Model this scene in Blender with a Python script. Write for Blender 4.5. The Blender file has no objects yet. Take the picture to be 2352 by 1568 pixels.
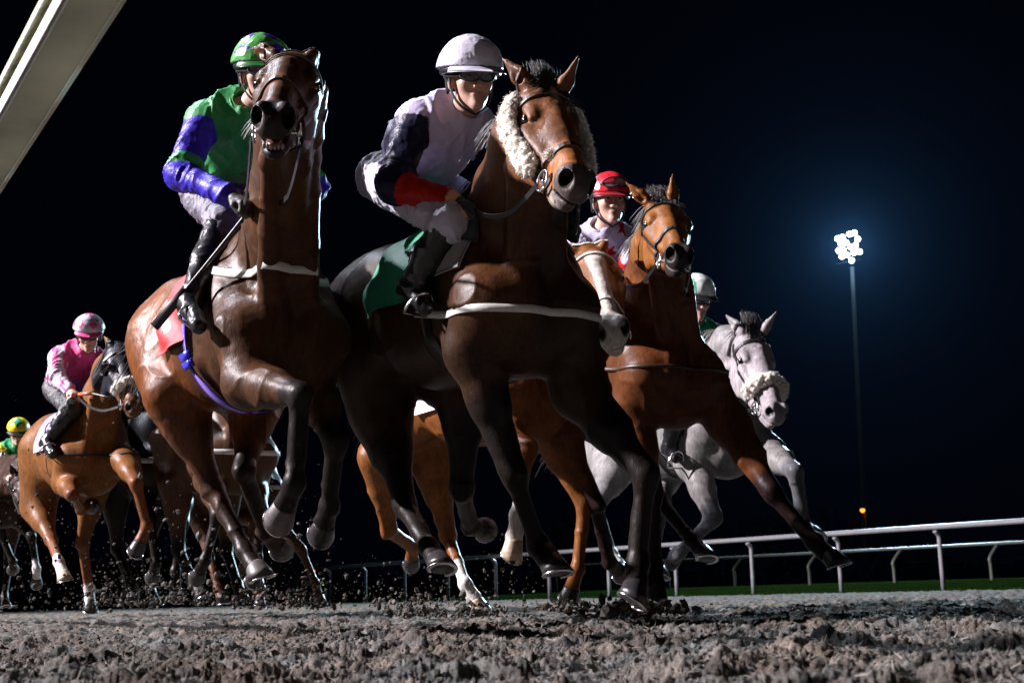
import bpy, math, random, time
import numpy as np
from mathutils import Vector
T0 = time.time()
sc = bpy.context.scene
R = math.radians
rng = np.random.default_rng(7)

# ---------------------------------------------------------------- camera
F, CX, CY = 3000.0, 1176.0, 784.0            # focal length and centre for a 2352 x 1568 frame
TH, PHI = R(11.0), 0.025
CAM = np.array([0, 0, 0.10])
R0 = np.array([1.0, 0, 0]); U0 = np.array([0, -math.sin(TH), math.cos(TH)]); W = np.array([0, math.cos(TH), math.sin(TH)])
RX = math.cos(PHI) * R0 - math.sin(PHI) * U0
UY = math.sin(PHI) * R0 + math.cos(PHI) * U0
cd = bpy.data.cameras.new("camera"); cam = bpy.data.objects.new("camera", cd); sc.collection.objects.link(cam)
from mathutils import Matrix
M = Matrix.Identity(4)
for i in range(3):
    M[i][0] = RX[i]; M[i][1] = UY[i]; M[i][2] = -W[i]; M[i][3] = CAM[i]
cam.matrix_world = M
cd.sensor_width = 36; cd.lens = 36 * F / 2352; cd.clip_start = 0.02; cd.clip_end = 2000
cd.dof.use_dof = True; cd.dof.focus_distance = 4.65; cd.dof.aperture_fstop = 8
sc.camera = cam
# ---------------------------------------------------------------- world, exposure
w = bpy.data.worlds.new("World"); sc.world = w; w.use_nodes = True
nt = w.node_tree; bg = nt.nodes["Background"]
sky = nt.nodes.new("ShaderNodeTexSky"); sky.sky_type = 'NISHITA'; sky.sun_disc = False
sky.sun_elevation = R(-9); sky.sun_rotation = R(200)
mx = nt.nodes.new("ShaderNodeMix"); mx.data_type = 'RGBA'; mx.blend_type = 'ADD'; mx.inputs[0].default_value = 1
nt.links.new(sky.outputs[0], mx.inputs[6]); mx.inputs[7].default_value = (0.010, 0.014, 0.045, 1)
nt.links.new(mx.outputs[2], bg.inputs[0]); bg.inputs[1].default_value = 0.035
sc.view_settings.view_transform = 'Standard'; sc.view_settings.look = 'None'
sc.view_settings.exposure = 0.0; sc.view_settings.gamma = 1.0
# ---------------------------------------------------------------- floodlight lamps (masts are built further down)
def spot(name, loc, target, E, size, angle, col, radius):
    l = bpy.data.lights.new(name, 'SPOT'); o = bpy.data.objects.new(name, l); sc.collection.objects.link(o)
    d = np.array(target, float) - np.array(loc, float); r = np.linalg.norm(d)
    l.energy = E * 4 * math.pi ** 2 * r * r; l.spot_size = R(angle); l.spot_blend = .35
    l.color = col; l.shadow_soft_size = radius
    o.location = loc; o.rotation_euler = Vector(d).to_track_quat('-Z', 'Y').to_euler()
    return o
KEY_POS = (-34.0, 5.6, 20.4)
RIM_D = 70.0
HAZE = 7e-6

# ---------------------------------------------------------------- pixel helpers (place things at real depth in the world)
def P(px, py, d):
    return CAM + W * d + RX * ((px - CX) / F * d) - UY * ((py - CY) / F * d)
def ray(px, py):
    v = W + RX * ((px - CX) / F) - UY * ((py - CY) / F); return v / np.linalg.norm(v)
def proj(p):
    v = np.asarray(p) - CAM; d = v @ W
    return CX + F * (v @ RX) / d, CY - F * (v @ UY) / d, d
def onz(px, d, z):
    # world point of height z at depth d in picture column px
    lo, hi = -3000, 4000
    for _ in range(40):
        m = (lo + hi) / 2
        if P(px, m, d)[2] > z: lo = m
        else: hi = m
    return P(px, lo, d)
def solve(p, px, py, L, s):
    # point on the line of sight (px,py) at bone length L from p; s=+1 near solution, -1 far one
    u = ray(px, py); q = np.asarray(p) - CAM; b = u @ q; c = q @ q - L * L; D = b * b - c
    t = b if D < 0 else b - s * math.sqrt(D)
    x = CAM + u * t
    if D < 0: x = p + (x - p) * min(1.0, L / np.linalg.norm(x - p)) * .5 + (x - p) * .5
    return x
def nrm(v): v = np.asarray(v, float); return v / (np.linalg.norm(v) + 1e-12)

# ---------------------------------------------------------------- noise
def hash3(ix, iy, iz, seed):
    h = (ix.astype(np.int64) * 374761393 + iy.astype(np.int64) * 668265263 + iz.astype(np.int64) * 2147483647 + seed * 974634777) & 0xffffffff
    h = ((h ^ (h >> 13)) * 1274126177) & 0xffffffff
    h = ((h ^ (h >> 16)) * 2246822519) & 0xffffffff
    return ((h ^ (h >> 15)) & 0xffff).astype(np.float32) / 65535.0
def vnoise(p, seed=0):
    p = np.asarray(p, np.float32); i = np.floor(p).astype(np.int64); f = p - i; f = f * f * (3 - 2 * f)
    r = 0
    for a in (0, 1):
        for b in (0, 1):
            for c in (0, 1):
                wgt = (f[:, 0] if a else 1 - f[:, 0]) * (f[:, 1] if b else 1 - f[:, 1]) * (f[:, 2] if c else 1 - f[:, 2])
                r = r + wgt * hash3(i[:, 0] + a, i[:, 1] + b, i[:, 2] + c, seed)
    return r
def noise2(x, y, seed=0):
    ix = np.floor(x).astype(np.int64); iy = np.floor(y).astype(np.int64); fx = x - ix; fy = y - iy
    fx = fx * fx * (3 - 2 * fx); fy = fy * fy * (3 - 2 * fy); z = np.zeros_like(ix)
    a = hash3(ix, iy, z, seed); b = hash3(ix + 1, iy, z, seed); c = hash3(ix, iy + 1, z, seed); d = hash3(ix + 1, iy + 1, z, seed)
    return (a * (1 - fx) + b * fx) * (1 - fy) + (c * (1 - fx) + d * fx) * fy

# ---------------------------------------------------------------- materials
MATS = {}
def principled(name, col=(0.5, .5, .5), rough=.5, metal=0, attr=False, var=0.15, scale=30, bump=0.0, bscale=200, sheen=0, coat=0, emit=None, spec=.5, bdist=.002, stretch=None):
    if name in MATS: return MATS[name]
    m = bpy.data.materials.new(name); m.use_nodes = True; n = m.node_tree.nodes; l = m.node_tree.links
    b = n["Principled BSDF"]; b.inputs['Roughness'].default_value = rough; b.inputs['Metallic'].default_value = metal
    b.inputs['Specular IOR Level'].default_value = spec
    b.inputs['Sheen Weight'].default_value = sheen; b.inputs['Coat Weight'].default_value = coat
    tc = n.new("ShaderNodeTexCoord")
    src = tc.outputs['Object']
    if stretch:
        mp = n.new("ShaderNodeMapping"); mp.inputs['Scale'].default_value = stretch; l.new(src, mp.inputs[0]); src = mp.outputs[0]
    no = n.new("ShaderNodeTexNoise"); no.inputs['Scale'].default_value = scale; no.inputs['Detail'].default_value = 5
    l.new(src, no.inputs[0])
    mr = n.new("ShaderNodeMapRange"); mr.inputs[1].default_value = .3; mr.inputs[2].default_value = .7
    mr.inputs[3].default_value = 1 - var; mr.inputs[4].default_value = 1 + var; l.new(no.outputs[0], mr.inputs[0])
    mul = n.new("ShaderNodeMix"); mul.data_type = 'RGBA'; mul.blend_type = 'MULTIPLY'; mul.inputs[0].default_value = 1
    if attr:
        a = n.new("ShaderNodeAttribute"); a.attribute_name = 'Col'; l.new(a.outputs[0], mul.inputs[6])
    else: mul.inputs[6].default_value = (*col, 1)
    l.new(mr.outputs[0], mul.inputs[7]); l.new(mul.outputs[2], b.inputs['Base Color'])
    rr = n.new("ShaderNodeMapRange"); rr.inputs[3].default_value = max(0, rough - .08); rr.inputs[4].default_value = rough + .10
    no3 = n.new("ShaderNodeTexNoise"); no3.inputs['Scale'].default_value = scale * .35; no3.inputs['Detail'].default_value = 3
    l.new(tc.outputs['Object'], no3.inputs[0]); l.new(no3.outputs[0], rr.inputs[0]); l.new(rr.outputs[0], b.inputs['Roughness'])
    if bump:
        n2 = n.new("ShaderNodeTexNoise"); n2.inputs['Scale'].default_value = bscale; n2.inputs['Detail'].default_value = 4
        l.new(src, n2.inputs[0]); bp = n.new("ShaderNodeBump"); bp.inputs['Strength'].default_value = bump; bp.inputs['Distance'].default_value = bdist
        l.new(n2.outputs[0], bp.inputs['Height']); l.new(bp.outputs[0], b.inputs['Normal'])
    if emit:
        b.inputs['Emission Color'].default_value = (*emit[0], 1); b.inputs['Emission Strength'].default_value = emit[1]
        m.cycles.emission_sampling = 'NONE'
    MATS[name] = m; return m
def coat_mat(name, rough=.40):
    if name in MATS: return MATS[name]
    m = principled(name, attr=True, rough=rough, var=.25, scale=11, bump=.25, bscale=40, bdist=.005, sheen=0, spec=.15)
    n = m.node_tree.nodes; l = m.node_tree.links; b = n["Principled BSDF"]
    # fine hair lying over the broad muscle relief
    bp0 = [x for x in n if x.type == 'BUMP'][0]
    tc = [x for x in n if x.type == 'TEX_COORD'][0]
    mp = n.new("ShaderNodeMapping"); mp.inputs['Scale'].default_value = (260, 260, 55); l.new(tc.outputs['Object'], mp.inputs[0])
    h = n.new("ShaderNodeTexNoise"); h.inputs['Scale'].default_value = 1; h.inputs['Detail'].default_value = 3; l.new(mp.outputs[0], h.inputs[0])
    b2 = n.new("ShaderNodeBump"); b2.inputs['Strength'].default_value = .5; b2.inputs['Distance'].default_value = .0022
    l.new(h.outputs[0], b2.inputs['Height']); l.new(bp0.outputs[0], b2.inputs['Normal']); l.new(b2.outputs[0], b.inputs['Normal'])
    # mud flecks and streaky hair colour
    mul = [x for x in n if x.type == 'MIX'][0]
    fk = n.new("ShaderNodeTexNoise"); fk.inputs['Scale'].default_value = 85; fk.inputs['Detail'].default_value = 6; fk.inputs['Roughness'].default_value = .65; l.new(tc.outputs['Object'], fk.inputs[0])
    mr2 = n.new("ShaderNodeMapRange"); mr2.inputs[1].default_value = .60; mr2.inputs[2].default_value = .66; mr2.inputs[3].default_value = 0; mr2.inputs[4].default_value = .35; l.new(fk.outputs[0], mr2.inputs[0])
    mp3 = n.new("ShaderNodeMapping"); mp3.inputs['Scale'].default_value = (70, 70, 14); l.new(tc.outputs['Object'], mp3.inputs[0]); st = n.new("ShaderNodeTexNoise"); st.inputs['Scale'].default_value = 1; st.inputs['Detail'].default_value = 4; l.new(mp3.outputs[0], st.inputs[0])
    mr3 = n.new("ShaderNodeMapRange"); mr3.inputs[1].default_value = .3; mr3.inputs[2].default_value = .7; mr3.inputs[3].default_value = .72; mr3.inputs[4].default_value = 1.25; l.new(st.outputs[0], mr3.inputs[0])
    m3 = n.new("ShaderNodeMix"); m3.data_type = 'RGBA'; m3.blend_type = 'MULTIPLY'; m3.inputs[0].default_value = 1; l.new(mul.outputs[2], m3.inputs[6]); l.new(mr3.outputs[0], m3.inputs[7])
    m4 = n.new("ShaderNodeMix"); m4.data_type = 'RGBA'; l.new(mr2.outputs[0], m4.inputs[0]); l.new(m3.outputs[2], m4.inputs[6]); m4.inputs[7].default_value = (.075, .062, .05, 1); l.new(m4.outputs[2], b.inputs['Base Color'])
    return m
coat_m = coat_mat("horse_coat")
skin_m = principled("skin", attr=True, rough=.45, var=.08, scale=60, bump=.2, bscale=400)
silk_m = principled("racing_silk", attr=True, rough=.44, var=.06, scale=25, bump=.5, bscale=42, bdist=.007, spec=.18)
breech_m = principled("breeches_cloth", attr=True, rough=.6, var=.07, scale=30, bump=.3, bscale=60, bdist=.004)
capsilk_m = principled("cap_silk", attr=True, rough=.32, var=.05, scale=30, bump=.3, bscale=50, bdist=.003)
leather_m = principled("black_leather", (.012, .010, .010), rough=.38, var=.3, scale=80, bump=.3, bscale=300)
brown_leather = principled("brown_leather", (.05, .022, .012), rough=.4, var=.3, scale=80, bump=.3, bscale=300)
boot_m = principled("boot_leather", (.010, .010, .012), rough=.28, var=.3, scale=40, bump=.2, bscale=60, bdist=.004)
steel_m = principled("steel", (.75, .76, .8), rough=.22, metal=1, var=.1)
eye_m = principled("eye_gloss", (.006, .004, .003), rough=.12, var=.1, coat=1)
hair_m = principled("black_hair", (.022, .015, .012), rough=.45, var=.3, scale=80)
wool_m = principled("sheepskin_wool", (.72, .66, .58), rough=.9, var=.15, scale=60, sheen=.3, bump=.9, bscale=240, bdist=.004)
web_white = principled("white_webbing", (.62, .62, .58), rough=.6, var=.12, scale=60, bump=.4, bscale=500)
hoof_m = principled("hoof_horn", (.028, .026, .028), rough=.35, var=.3, scale=50, bump=.4, bscale=90)
hoof_pale = principled("pale_hoof_horn", (.50, .38, .27), rough=.4, var=.3, scale=50, bump=.4, bscale=90)
rubber_m = principled("black_rubber", (.012, .012, .014), rough=.5, var=.2)

# ---------------------------------------------------------------- object helpers
ORG = {}
def props(o, label=None, cat=None, group=None, kind=None):
    if label: o['label'] = label
    if cat: o['category'] = cat
    if group: o['group'] = group
    if kind: o['kind'] = kind
    return o
def empty(name, loc, label, cat, group=None):
    o = bpy.data.objects.new(name, None); sc.collection.objects.link(o); o.location = tuple(loc); ORG[o.name] = np.asarray(loc, float)
    o.empty_display_size = .1
    return props(o, label, cat, group)
def mesh(name, V, Fc, mat, parent=None, col=None, smooth=True, loc=None):
    V = np.asarray(V, np.float64).reshape(-1, 3)
    org = ORG[parent.name] if parent is not None else (np.asarray(loc, float) if loc is not None else np.zeros(3))
    me = bpy.data.meshes.new(name)
    if isinstance(Fc, np.ndarray):
        k = Fc.shape[1]; n = len(Fc)
        me.vertices.add(len(V)); me.vertices.foreach_set('co', (V - org).astype(np.float32).ravel())
        me.loops.add(n * k); me.loops.foreach_set('vertex_index', Fc.astype(np.int32).ravel())
        me.polygons.add(n); me.polygons.foreach_set('loop_start', np.arange(0, n * k, k, dtype=np.int32))
        me.update(calc_edges=True)
    else:
        me.from_pydata([tuple(v) for v in (V - org)], [], [tuple(int(i) for i in f) for f in Fc]); me.update()
    me.polygons.foreach_set('use_smooth', [smooth] * len(me.polygons))
    if col is not None:
        a = me.color_attributes.new('Col', 'FLOAT_COLOR', 'POINT')
        c = np.ones((len(V), 4), np.float32); c[:, :3] = col; a.data.foreach_set('color', c.ravel())
    me.materials.append(mat)
    o = bpy.data.objects.new(name, me); sc.collection.objects.link(o)
    if parent is not None: o.parent = parent; ORG[o.name] = org
    else: o.location = tuple(org); ORG[o.name] = org
    return o
class MB:
    def __init__(s): s.V = []; s.F = []; s.C = []
    def add(s, V, Fc, c=None):
        o = len(s.V); s.V += [tuple(v) for v in V]; s.F += [tuple(i + o for i in f) for f in Fc]
        if c is not None: s.C += [c] * len(V)
    def build(s, name, mat, parent=None, smooth=True, loc=None):
        return mesh(name, s.V, s.F, mat, parent, col=np.array(s.C) if len(s.C) == len(s.V) and s.C else None, smooth=smooth, loc=loc)
def tube(mb, pts, rad, n=8, c=None, cap=True, flat=None):
    pts = [np.asarray(p, float) for p in pts]; m = len(pts); rad = [rad] * m if np.isscalar(rad) else rad
    t0 = nrm(pts[1] - pts[0]); ref = np.array([0, 0, 1.]) if abs(t0[2]) < .9 else np.array([1., 0, 0])
    if flat is not None: ref = np.asarray(flat[0], float)
    a = nrm(np.cross(t0, ref)); V = []
    for i, p in enumerate(pts):
        t = nrm(pts[min(i + 1, m - 1)] - pts[max(i - 1, 0)])
        a = nrm(a - t * (a @ t)); b = np.cross(t, a)
        for k in range(n):
            q = 2 * math.pi * k / n; s = flat[1] if flat is not None else 1
            V.append(p + rad[i] * (a * math.cos(q) + b * math.sin(q) * s))
    Fc = [(i * n + k, i * n + (k + 1) % n, (i + 1) * n + (k + 1) % n, (i + 1) * n + k) for i in range(m - 1) for k in range(n)]
    if cap: Fc += [tuple(range(n - 1, -1, -1)), tuple((m - 1) * n + k for k in range(n))]
    mb.add(V, Fc, c)
def ribbon(mb, pts, nors, wd, th=.003, c=None, closed=False):
    pts = [np.asarray(p, float) for p in pts]; m = len(pts); V = []
    wd = [wd] * m if np.isscalar(wd) else wd
    for i, p in enumerate(pts):
        t = nrm(pts[(i + 1) % m if closed else min(i + 1, m - 1)] - pts[(i - 1) % m if closed else max(i - 1, 0)])
        n = nrm(nors[i] - t * (nors[i] @ t)); b = np.cross(t, n) * wd[i] / 2
        V += [p - b, p - b * .9 + n * th, p + b * .9 + n * th, p + b]
    Fc = []
    for i in range(m if closed else m - 1):
        j = (i + 1) % m
        for k in range(4): Fc.append((i * 4 + k, i * 4 + (k + 1) % 4, j * 4 + (k + 1) % 4, j * 4 + k))
    if not closed: Fc += [(3, 2, 1, 0), tuple((m - 1) * 4 + k for k in range(4))]
    mb.add(V, Fc, c)
def box(mb, c, ax, ay, az, col=None):
    c = np.asarray(c, float); V = [c + sx * ax + sy * ay + sz * az for sx in (-1, 1) for sy in (-1, 1) for sz in (-1, 1)]
    mb.add(V, [(0, 1, 3, 2), (4, 6, 7, 5), (0, 4, 5, 1), (2, 3, 7, 6), (0, 2, 6, 4), (1, 5, 7, 3)], col)
def ballmesh(c, r, n=12, m=8, ax=None):
    ax = np.eye(3) if ax is None else ax; r = np.ones(3) * r; V = []; Fc = []
    for i in range(m + 1):
        th = math.pi * i / m
        for k in range(n):
            q = 2 * math.pi * k / n; v = np.array([math.sin(th) * math.cos(q), math.sin(th) * math.sin(q), math.cos(th)]) * r
            V.append(np.asarray(c) + v @ ax)
    Fc = [(i * n + k, (i + 1) * n + k, (i + 1) * n + (k + 1) % n, i * n + (k + 1) % n) for i in range(m) for k in range(n)]
    return V, Fc
def spline(pts, n):
    pts = np.asarray(pts, float); m = len(pts); out = []
    for s in np.linspace(0, m - 1, n):
        i = min(int(s), m - 2); t = s - i
        p0, p1, p2, p3 = pts[max(i - 1, 0)], pts[i], pts[i + 1], pts[min(i + 2, m - 1)]
        out.append(.5 * (2 * p1 + (p2 - p0) * t + (2 * p0 - 5 * p1 + 4 * p2 - p3) * t * t + (3 * p1 - p0 - 3 * p2 + p3) * t ** 3))
    return out

# ---------------------------------------------------------------- signed-distance modelling: smooth unions meshed into one skin
class SDF:
    def __init__(s): s.p = []
    def cone(s, a, b, ra, rb, k=.03, flat=None, op=1):
        a = np.asarray(a, float); b = np.asarray(b, float); s.p.append(('c', op, k, a, b, ra, rb, None if flat is None else (nrm(flat[0]), flat[1])))
    def ell(s, c, r, ax=None, k=.03, op=1):
        r = np.ones(3) * np.asarray(r, float); ax = np.eye(3) if ax is None else np.asarray(ax, float)   # rows of ax are the axes
        s.p.append(('e', op, k, np.asarray(c, float), r, ax))
    def dist(s, q, X):
        if q[0] == 'c':
            _, op, k, a, b, ra, rb, fl = q; ab = b - a; L2 = ab @ ab + 1e-12
            a = a.astype(X.dtype); ab = ab.astype(X.dtype); D = X - a; t = np.clip((D @ ab) / X.dtype.type(L2), 0, 1); D = D - t[..., None] * ab; rr = X.dtype.type(ra) + X.dtype.type(rb - ra) * t
            if fl is not None:
                c = D @ fl[0].astype(X.dtype); D2 = (D * D).sum(-1) + c * c * (1 / fl[1] ** 2 - 1)
                d = np.sqrt(D2); corr = np.where(d > 1e-6, np.sqrt((D * D).sum(-1)) / (d + 1e-9), 1)
                return (d - rr) * corr
            return np.sqrt((D * D).sum(-1)) - rr
        _, op, k, c, r, ax = q; D = (X - c.astype(X.dtype)) @ ax.T.astype(X.dtype); r = r.astype(X.dtype); n0 = np.sqrt((D * D / r ** 2).sum(-1)); n1 = np.sqrt((D * D / r ** 4).sum(-1))
        return n0 * (n0 - 1) / (n1 + 1e-9)
    @staticmethod
    def comb(f, d, op, k):
        if op > 0:
            h = np.maximum(k - np.abs(f - d), 0) / k; return np.minimum(f, d) - h * h * k * .25
        d = -d; h = np.maximum(k - np.abs(f - d), 0) / k; return np.maximum(f, d) + h * h * k * .25
    def ev(s, X):
        X = np.asarray(X, float); f = np.full(X.shape[:-1], 1.0)
        for q in s.p: f = s.comb(f, s.dist(q, X), q[1], q[2])
        return f
    def grad(s, X):
        e = .004; g = np.stack([s.ev(X + e * np.eye(3)[i]) - s.ev(X - e * np.eye(3)[i]) for i in range(3)], -1)
        return g / (np.linalg.norm(g, axis=-1, keepdims=True) + 1e-9)
    def march(s, o, d, tmax=.8, out=True):
        # outermost surface crossing along d from o
        t = np.linspace(0, tmax, 90); X = np.asarray(o)[None] + t[:, None] * np.asarray(d)[None]; f = s.ev(X)
        i = np.where(f < 0)[0]
        if len(i) == 0: return np.asarray(o)
        if not out:
            j = np.where(f[i[0]:] > 0)[0]; k = (i[0] + j[0] - 1) if len(j) else i[-1]
        else: k = i[-1]
        if k + 1 >= len(t): return X[k]
        a = f[k] / (f[k] - f[k + 1]); return X[k] * (1 - a) + X[k + 1] * a
    def bbox(s, q, pad):
        if q[0] == 'c':
            r = max(q[5], q[6]) + pad; return np.minimum(q[3], q[4]) - r, np.maximum(q[3], q[4]) + r
        r = np.max(q[4]) + pad; return q[3] - r, q[3] + r
    def mesh(s, vox, clip=None):
        pos = [q for q in s.p if q[1] > 0]
        lo = np.min([s.bbox(q, 2 * vox)[0] for q in pos], 0); hi = np.max([s.bbox(q, 2 * vox)[1] for q in pos], 0)
        if clip is not None: lo = np.maximum(lo, clip[0]); hi = np.minimum(hi, clip[1])
        n = np.ceil((hi - lo) / vox).astype(int) + 2
        G = np.full(n, .5, np.float32); ax = [(lo[i] + vox * np.arange(n[i])).astype(np.float32) for i in range(3)]
        for q in s.p:
            a, b = s.bbox(q, q[2] + 2 * vox)
            i0 = np.clip(np.floor((a - lo) / vox).astype(int), 0, n); i1 = np.clip(np.ceil((b - lo) / vox).astype(int) + 1, 0, n)
            if np.any(i1 <= i0): continue
            X = np.stack(np.meshgrid(*[ax[i][i0[i]:i1[i]] for i in range(3)], indexing='ij'), -1)
            sl = tuple(slice(i0[i], i1[i]) for i in range(3))
            G[sl] = s.comb(G[sl], s.dist(q, X), q[1], q[2]).astype(np.float32)
        return surfnet(G, lo, vox)
def surfnet(G, lo, h):
    S = G < 0; c = np.zeros(tuple(x - 1 for x in G.shape), np.int8)
    for a in (0, 1):
        for b in (0, 1):
            for d in (0, 1): c += S[a:S.shape[0] - 1 + a, b:S.shape[1] - 1 + b, d:S.shape[2] - 1 + d]
    act = (c > 0) & (c < 8); I = np.argwhere(act); idx = np.full(act.shape, -1, np.int32); idx[act] = np.arange(len(I))
    cor = {}
    for a in (0, 1):
        for b in (0, 1):
            for d in (0, 1): cor[(a, b, d)] = G[I[:, 0] + a, I[:, 1] + b, I[:, 2] + d]
    acc = np.zeros((len(I), 3)); cnt = np.zeros(len(I))
    ks = list(cor)
    for A in ks:
        for B in ks:
            if sum(B) - sum(A) == 1 and all(B[i] >= A[i] for i in range(3)):
                fa, fb = cor[A], cor[B]; m = (fa < 0) != (fb < 0); t = np.where(m, fa / np.where(m, fa - fb, 1), 0)
                for i in range(3): acc[:, i] += np.where(m, A[i] + (B[i] - A[i]) * t, 0)
                cnt += m
    V = (I + acc / cnt[:, None]) * h + lo
    Fs = []
    for ax in range(3):
        o1, o2 = [(1, 2), (2, 0), (0, 1)][ax]
        sa = [slice(None)] * 3; sb = [slice(None)] * 3; sa[ax] = slice(0, -1); sb[ax] = slice(1, None)
        A = S[tuple(sa)]; B = S[tuple(sb)]; ch = A != B
        E = np.argwhere(ch); ok = (E[:, o1] > 0) & (E[:, o2] > 0) & (E[:, o1] < act.shape[o1]) & (E[:, o2] < act.shape[o2]); E = E[ok]
        fl = A[E[:, 0], E[:, 1], E[:, 2]]
        def g(d1, d2):
            q = E.copy(); q[:, o1] -= d1; q[:, o2] -= d2; return idx[q[:, 0], q[:, 1], q[:, 2]]
        q = np.stack([g(1, 1), g(0, 1), g(0, 0), g(1, 0)], 1); q[~fl] = q[~fl][:, ::-1]
        Fs.append(q[(q >= 0).all(1)])
    return V, np.concatenate(Fs)
def vnormals(V, Fc):
    n = np.cross(V[Fc[:, 2]] - V[Fc[:, 0]], V[Fc[:, 3]] - V[Fc[:, 1]]); N = np.zeros_like(V)
    for i in range(4):
        for c in range(3): N[:, c] += np.bincount(Fc[:, i], n[:, c], len(V))
    return N / (np.linalg.norm(N, axis=1, keepdims=True) + 1e-12)
def compact(V, Fc, keepf):
    Fc = Fc[keepf]; u, inv = np.unique(Fc.ravel(), return_inverse=True); return V[u], inv.reshape(Fc.shape)
def segdist(X, a, b):
    ab = b - a; t = np.clip(((X - a) @ ab) / (ab @ ab + 1e-9), 0, 1); return np.linalg.norm(X - a - t[:, None] * ab, axis=1), t
def sm(x, a, b):
    t = np.clip((x - a) / (b - a), 0, 1); return t * t * (3 - 2 * t)
# ================================================================ horses
class Horse: pass
def build_horse(name, label, origin, heading, sc_=1.0, tuft=130, neck_w=1.0, head_scale=1.0, vox=.010, hvox=.005, dz=0.0, pitch=0.0, poll=None, muz=None, zhint=(0, -.3, 1), fore=None, hind=None,
                coat=(.2, .08, .03), gain=.55, ptlo=.72, points=(.011, .008, .007), muzzle_col=(.03, .022, .02), paints=(), ears=None, open_mouth=0.0, neck_bow=.05, tail=True,
                socks=(), nostril=1.0, mane=True, group='racehorses galloping in the night race', hoofcols=None, muddy=0.0, hoofscale=1.0):
    """origin: world xy under the mid trunk. fore/hind: {'L': [(px,py,sign) knee, fetlock, toe], 'R': ...}"""
    H = Horse(); f = nrm([heading[0], heading[1], 0]); left = np.cross([0, 0, 1.], f); up = np.array([0, 0, 1.])
    f2 = f * math.cos(pitch) + up * math.sin(pitch); up2 = np.cross(f2, left)
    org = np.array([origin[0], origin[1], 0.0])
    def Lc(x, y, z):   # local -> world
        q = np.array([x, y, z - 1.25]) * sc_; return org + np.array([0, 0, 1.25 * sc_ + dz]) + f2 * q[0] + left * q[1] + up2 * q[2]
    H.Lc = Lc; H.f = f2; H.left = left; H.up = up2; H.s = sc_
    k = sc_; S = SDF(); H.S = S
    AX = np.array([f2, left, up2])
    # trunk
    S.cone(Lc(.34, 0, 1.22), Lc(-.10, 0, 1.25), .33 * k, .315 * k, .06, (left, .80))
    S.cone(Lc(-.10, 0, 1.27), Lc(-.45, 0, 1.32), .29 * k, .25 * k, .08, (left, .86))
    S.cone(Lc(-.38, 0, 1.42), Lc(-.66, 0, 1.36), .18 * k, .13 * k, .10, (left, 1.15))
    S.cone(Lc(.44, 0, 1.50), Lc(.05, 0, 1.45), .10 * k, .10 * k, .10, (left, .6))
    for s in (1, -1):
        S.ell(Lc(-.50, s * .13, 1.28), np.array([.27, .16, .30]) * k, AX, .08)
        S.cone(Lc(.36, s * .13, 1.46), Lc(.60, s * .145, 1.14), .10 * k, .125 * k, .07)
        S.ell(Lc(.40, s * .17, 1.22), np.array([.16, .08, .24]) * k, AX, .04); S.cone(Lc(.22, s * .215, 1.38), Lc(.30, s * .21, 1.08), .05 * k, .05 * k, .05)
        S.ell(Lc(.665, s * .085, 1.13), np.array([.11, .095, .17]) * k, AX, .035)
    S.ell(Lc(.58, 0, 1.02), np.array([.16, .17, .15]) * k, AX, .08)
    # neck
    B = Lc(.46, 0, 1.34); Pk = P(*poll) if len(poll) == 3 else poll
    ndir = Pk - B; nl = np.linalg.norm(ndir); nd = ndir / nl
    crest = nrm(up2 - nd * (nd @ up2)) if abs(nd @ up2) < .97 else -f2
    crest = nrm(-f2 * 1.0 + up2 * .35 - nd * ((-f2 * 1.0 + up2 * .35) @ nd))
    nside = np.cross(nd, crest)
    if nside @ left < 0: nside = -nside
    M1 = B + nd * nl * .33 + crest * neck_bow * .6 * k; M2 = B + nd * nl * .66 + crest * neck_bow * k
    Th = Pk - crest * (.075 * k) - nd * .055 * k
    nw = neck_w * k; S.cone(B, M1, .255 * k, .195 * nw, .07, (nside, .66)); S.cone(M1, M2, .195 * nw, .150 * nw, .05, (nside, .62)); S.cone(M2, Th, .150 * nw, .108 * nw, .05, (nside, .72))
    S.cone(B + crest * .14 * k, M1 + crest * .15 * k, .10 * k, .065 * k, .06); S.cone(M1 + crest * .15 * k, Pk - nd * .03 * k, .065 * k, .06 * k, .06)
    # windpipe, jugular muscle
    S.cone(Lc(.66, 0, 1.24), M1 - crest * .15 * k, .07 * k, .055 * k, .05); S.cone(M1 - crest * .15 * k, Th - crest * .05 * k, .055 * k, .05 * k, .05)
    for s in (1, -1):
        S.cone(Lc(.66, s * .07, 1.18), M2 + nside * s * .085 * k - crest * .09 * k, .055 * k, .03 * k, .035)
        S.cone(M2 + nside * s * .085 * k - crest * .09 * k, Th + nside * s * .07 * k - crest * .03 * k, .03 * k, .03 * k, .03)
    H.B, H.M1, H.M2, H.Pk, H.crest, H.nside, H.nd = B, M1, M2, Pk, crest, nside, nd
    kh = k * head_scale; H.kh = kh
    # head frame
    Mz = solve(Pk, muz[0], muz[1], .60 * kh, muz[2]) if len(muz) == 3 else np.asarray(muz)
    hx = nrm(Mz - Pk); hz = nrm(np.asarray(zhint, float) - hx * (hx @ np.asarray(zhint, float))); hy = np.cross(hz, hx)
    HA = np.array([hx, hy, hz]); H.HA = HA
    def h(x, y, z): return Pk + (hx * x + hy * y + hz * z) * kh
    H.h = h
    S.ell(h(.07, 0, -.045), np.array([.13, .082, .085]) * kh, HA, .04)
    S.cone(h(.10, 0, -.05), h(.30, 0, -.055), .088 * kh, .066 * kh, .04)
    S.cone(h(.24, 0, -.052), h(.50, 0, -.066), .066 * kh, .050 * kh, .03, (hy, .86))
    S.cone(h(.16, 0, .012), h(.46, 0, -.030), .034 * kh, .022 * kh, .04)                       # nasal bone
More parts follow.
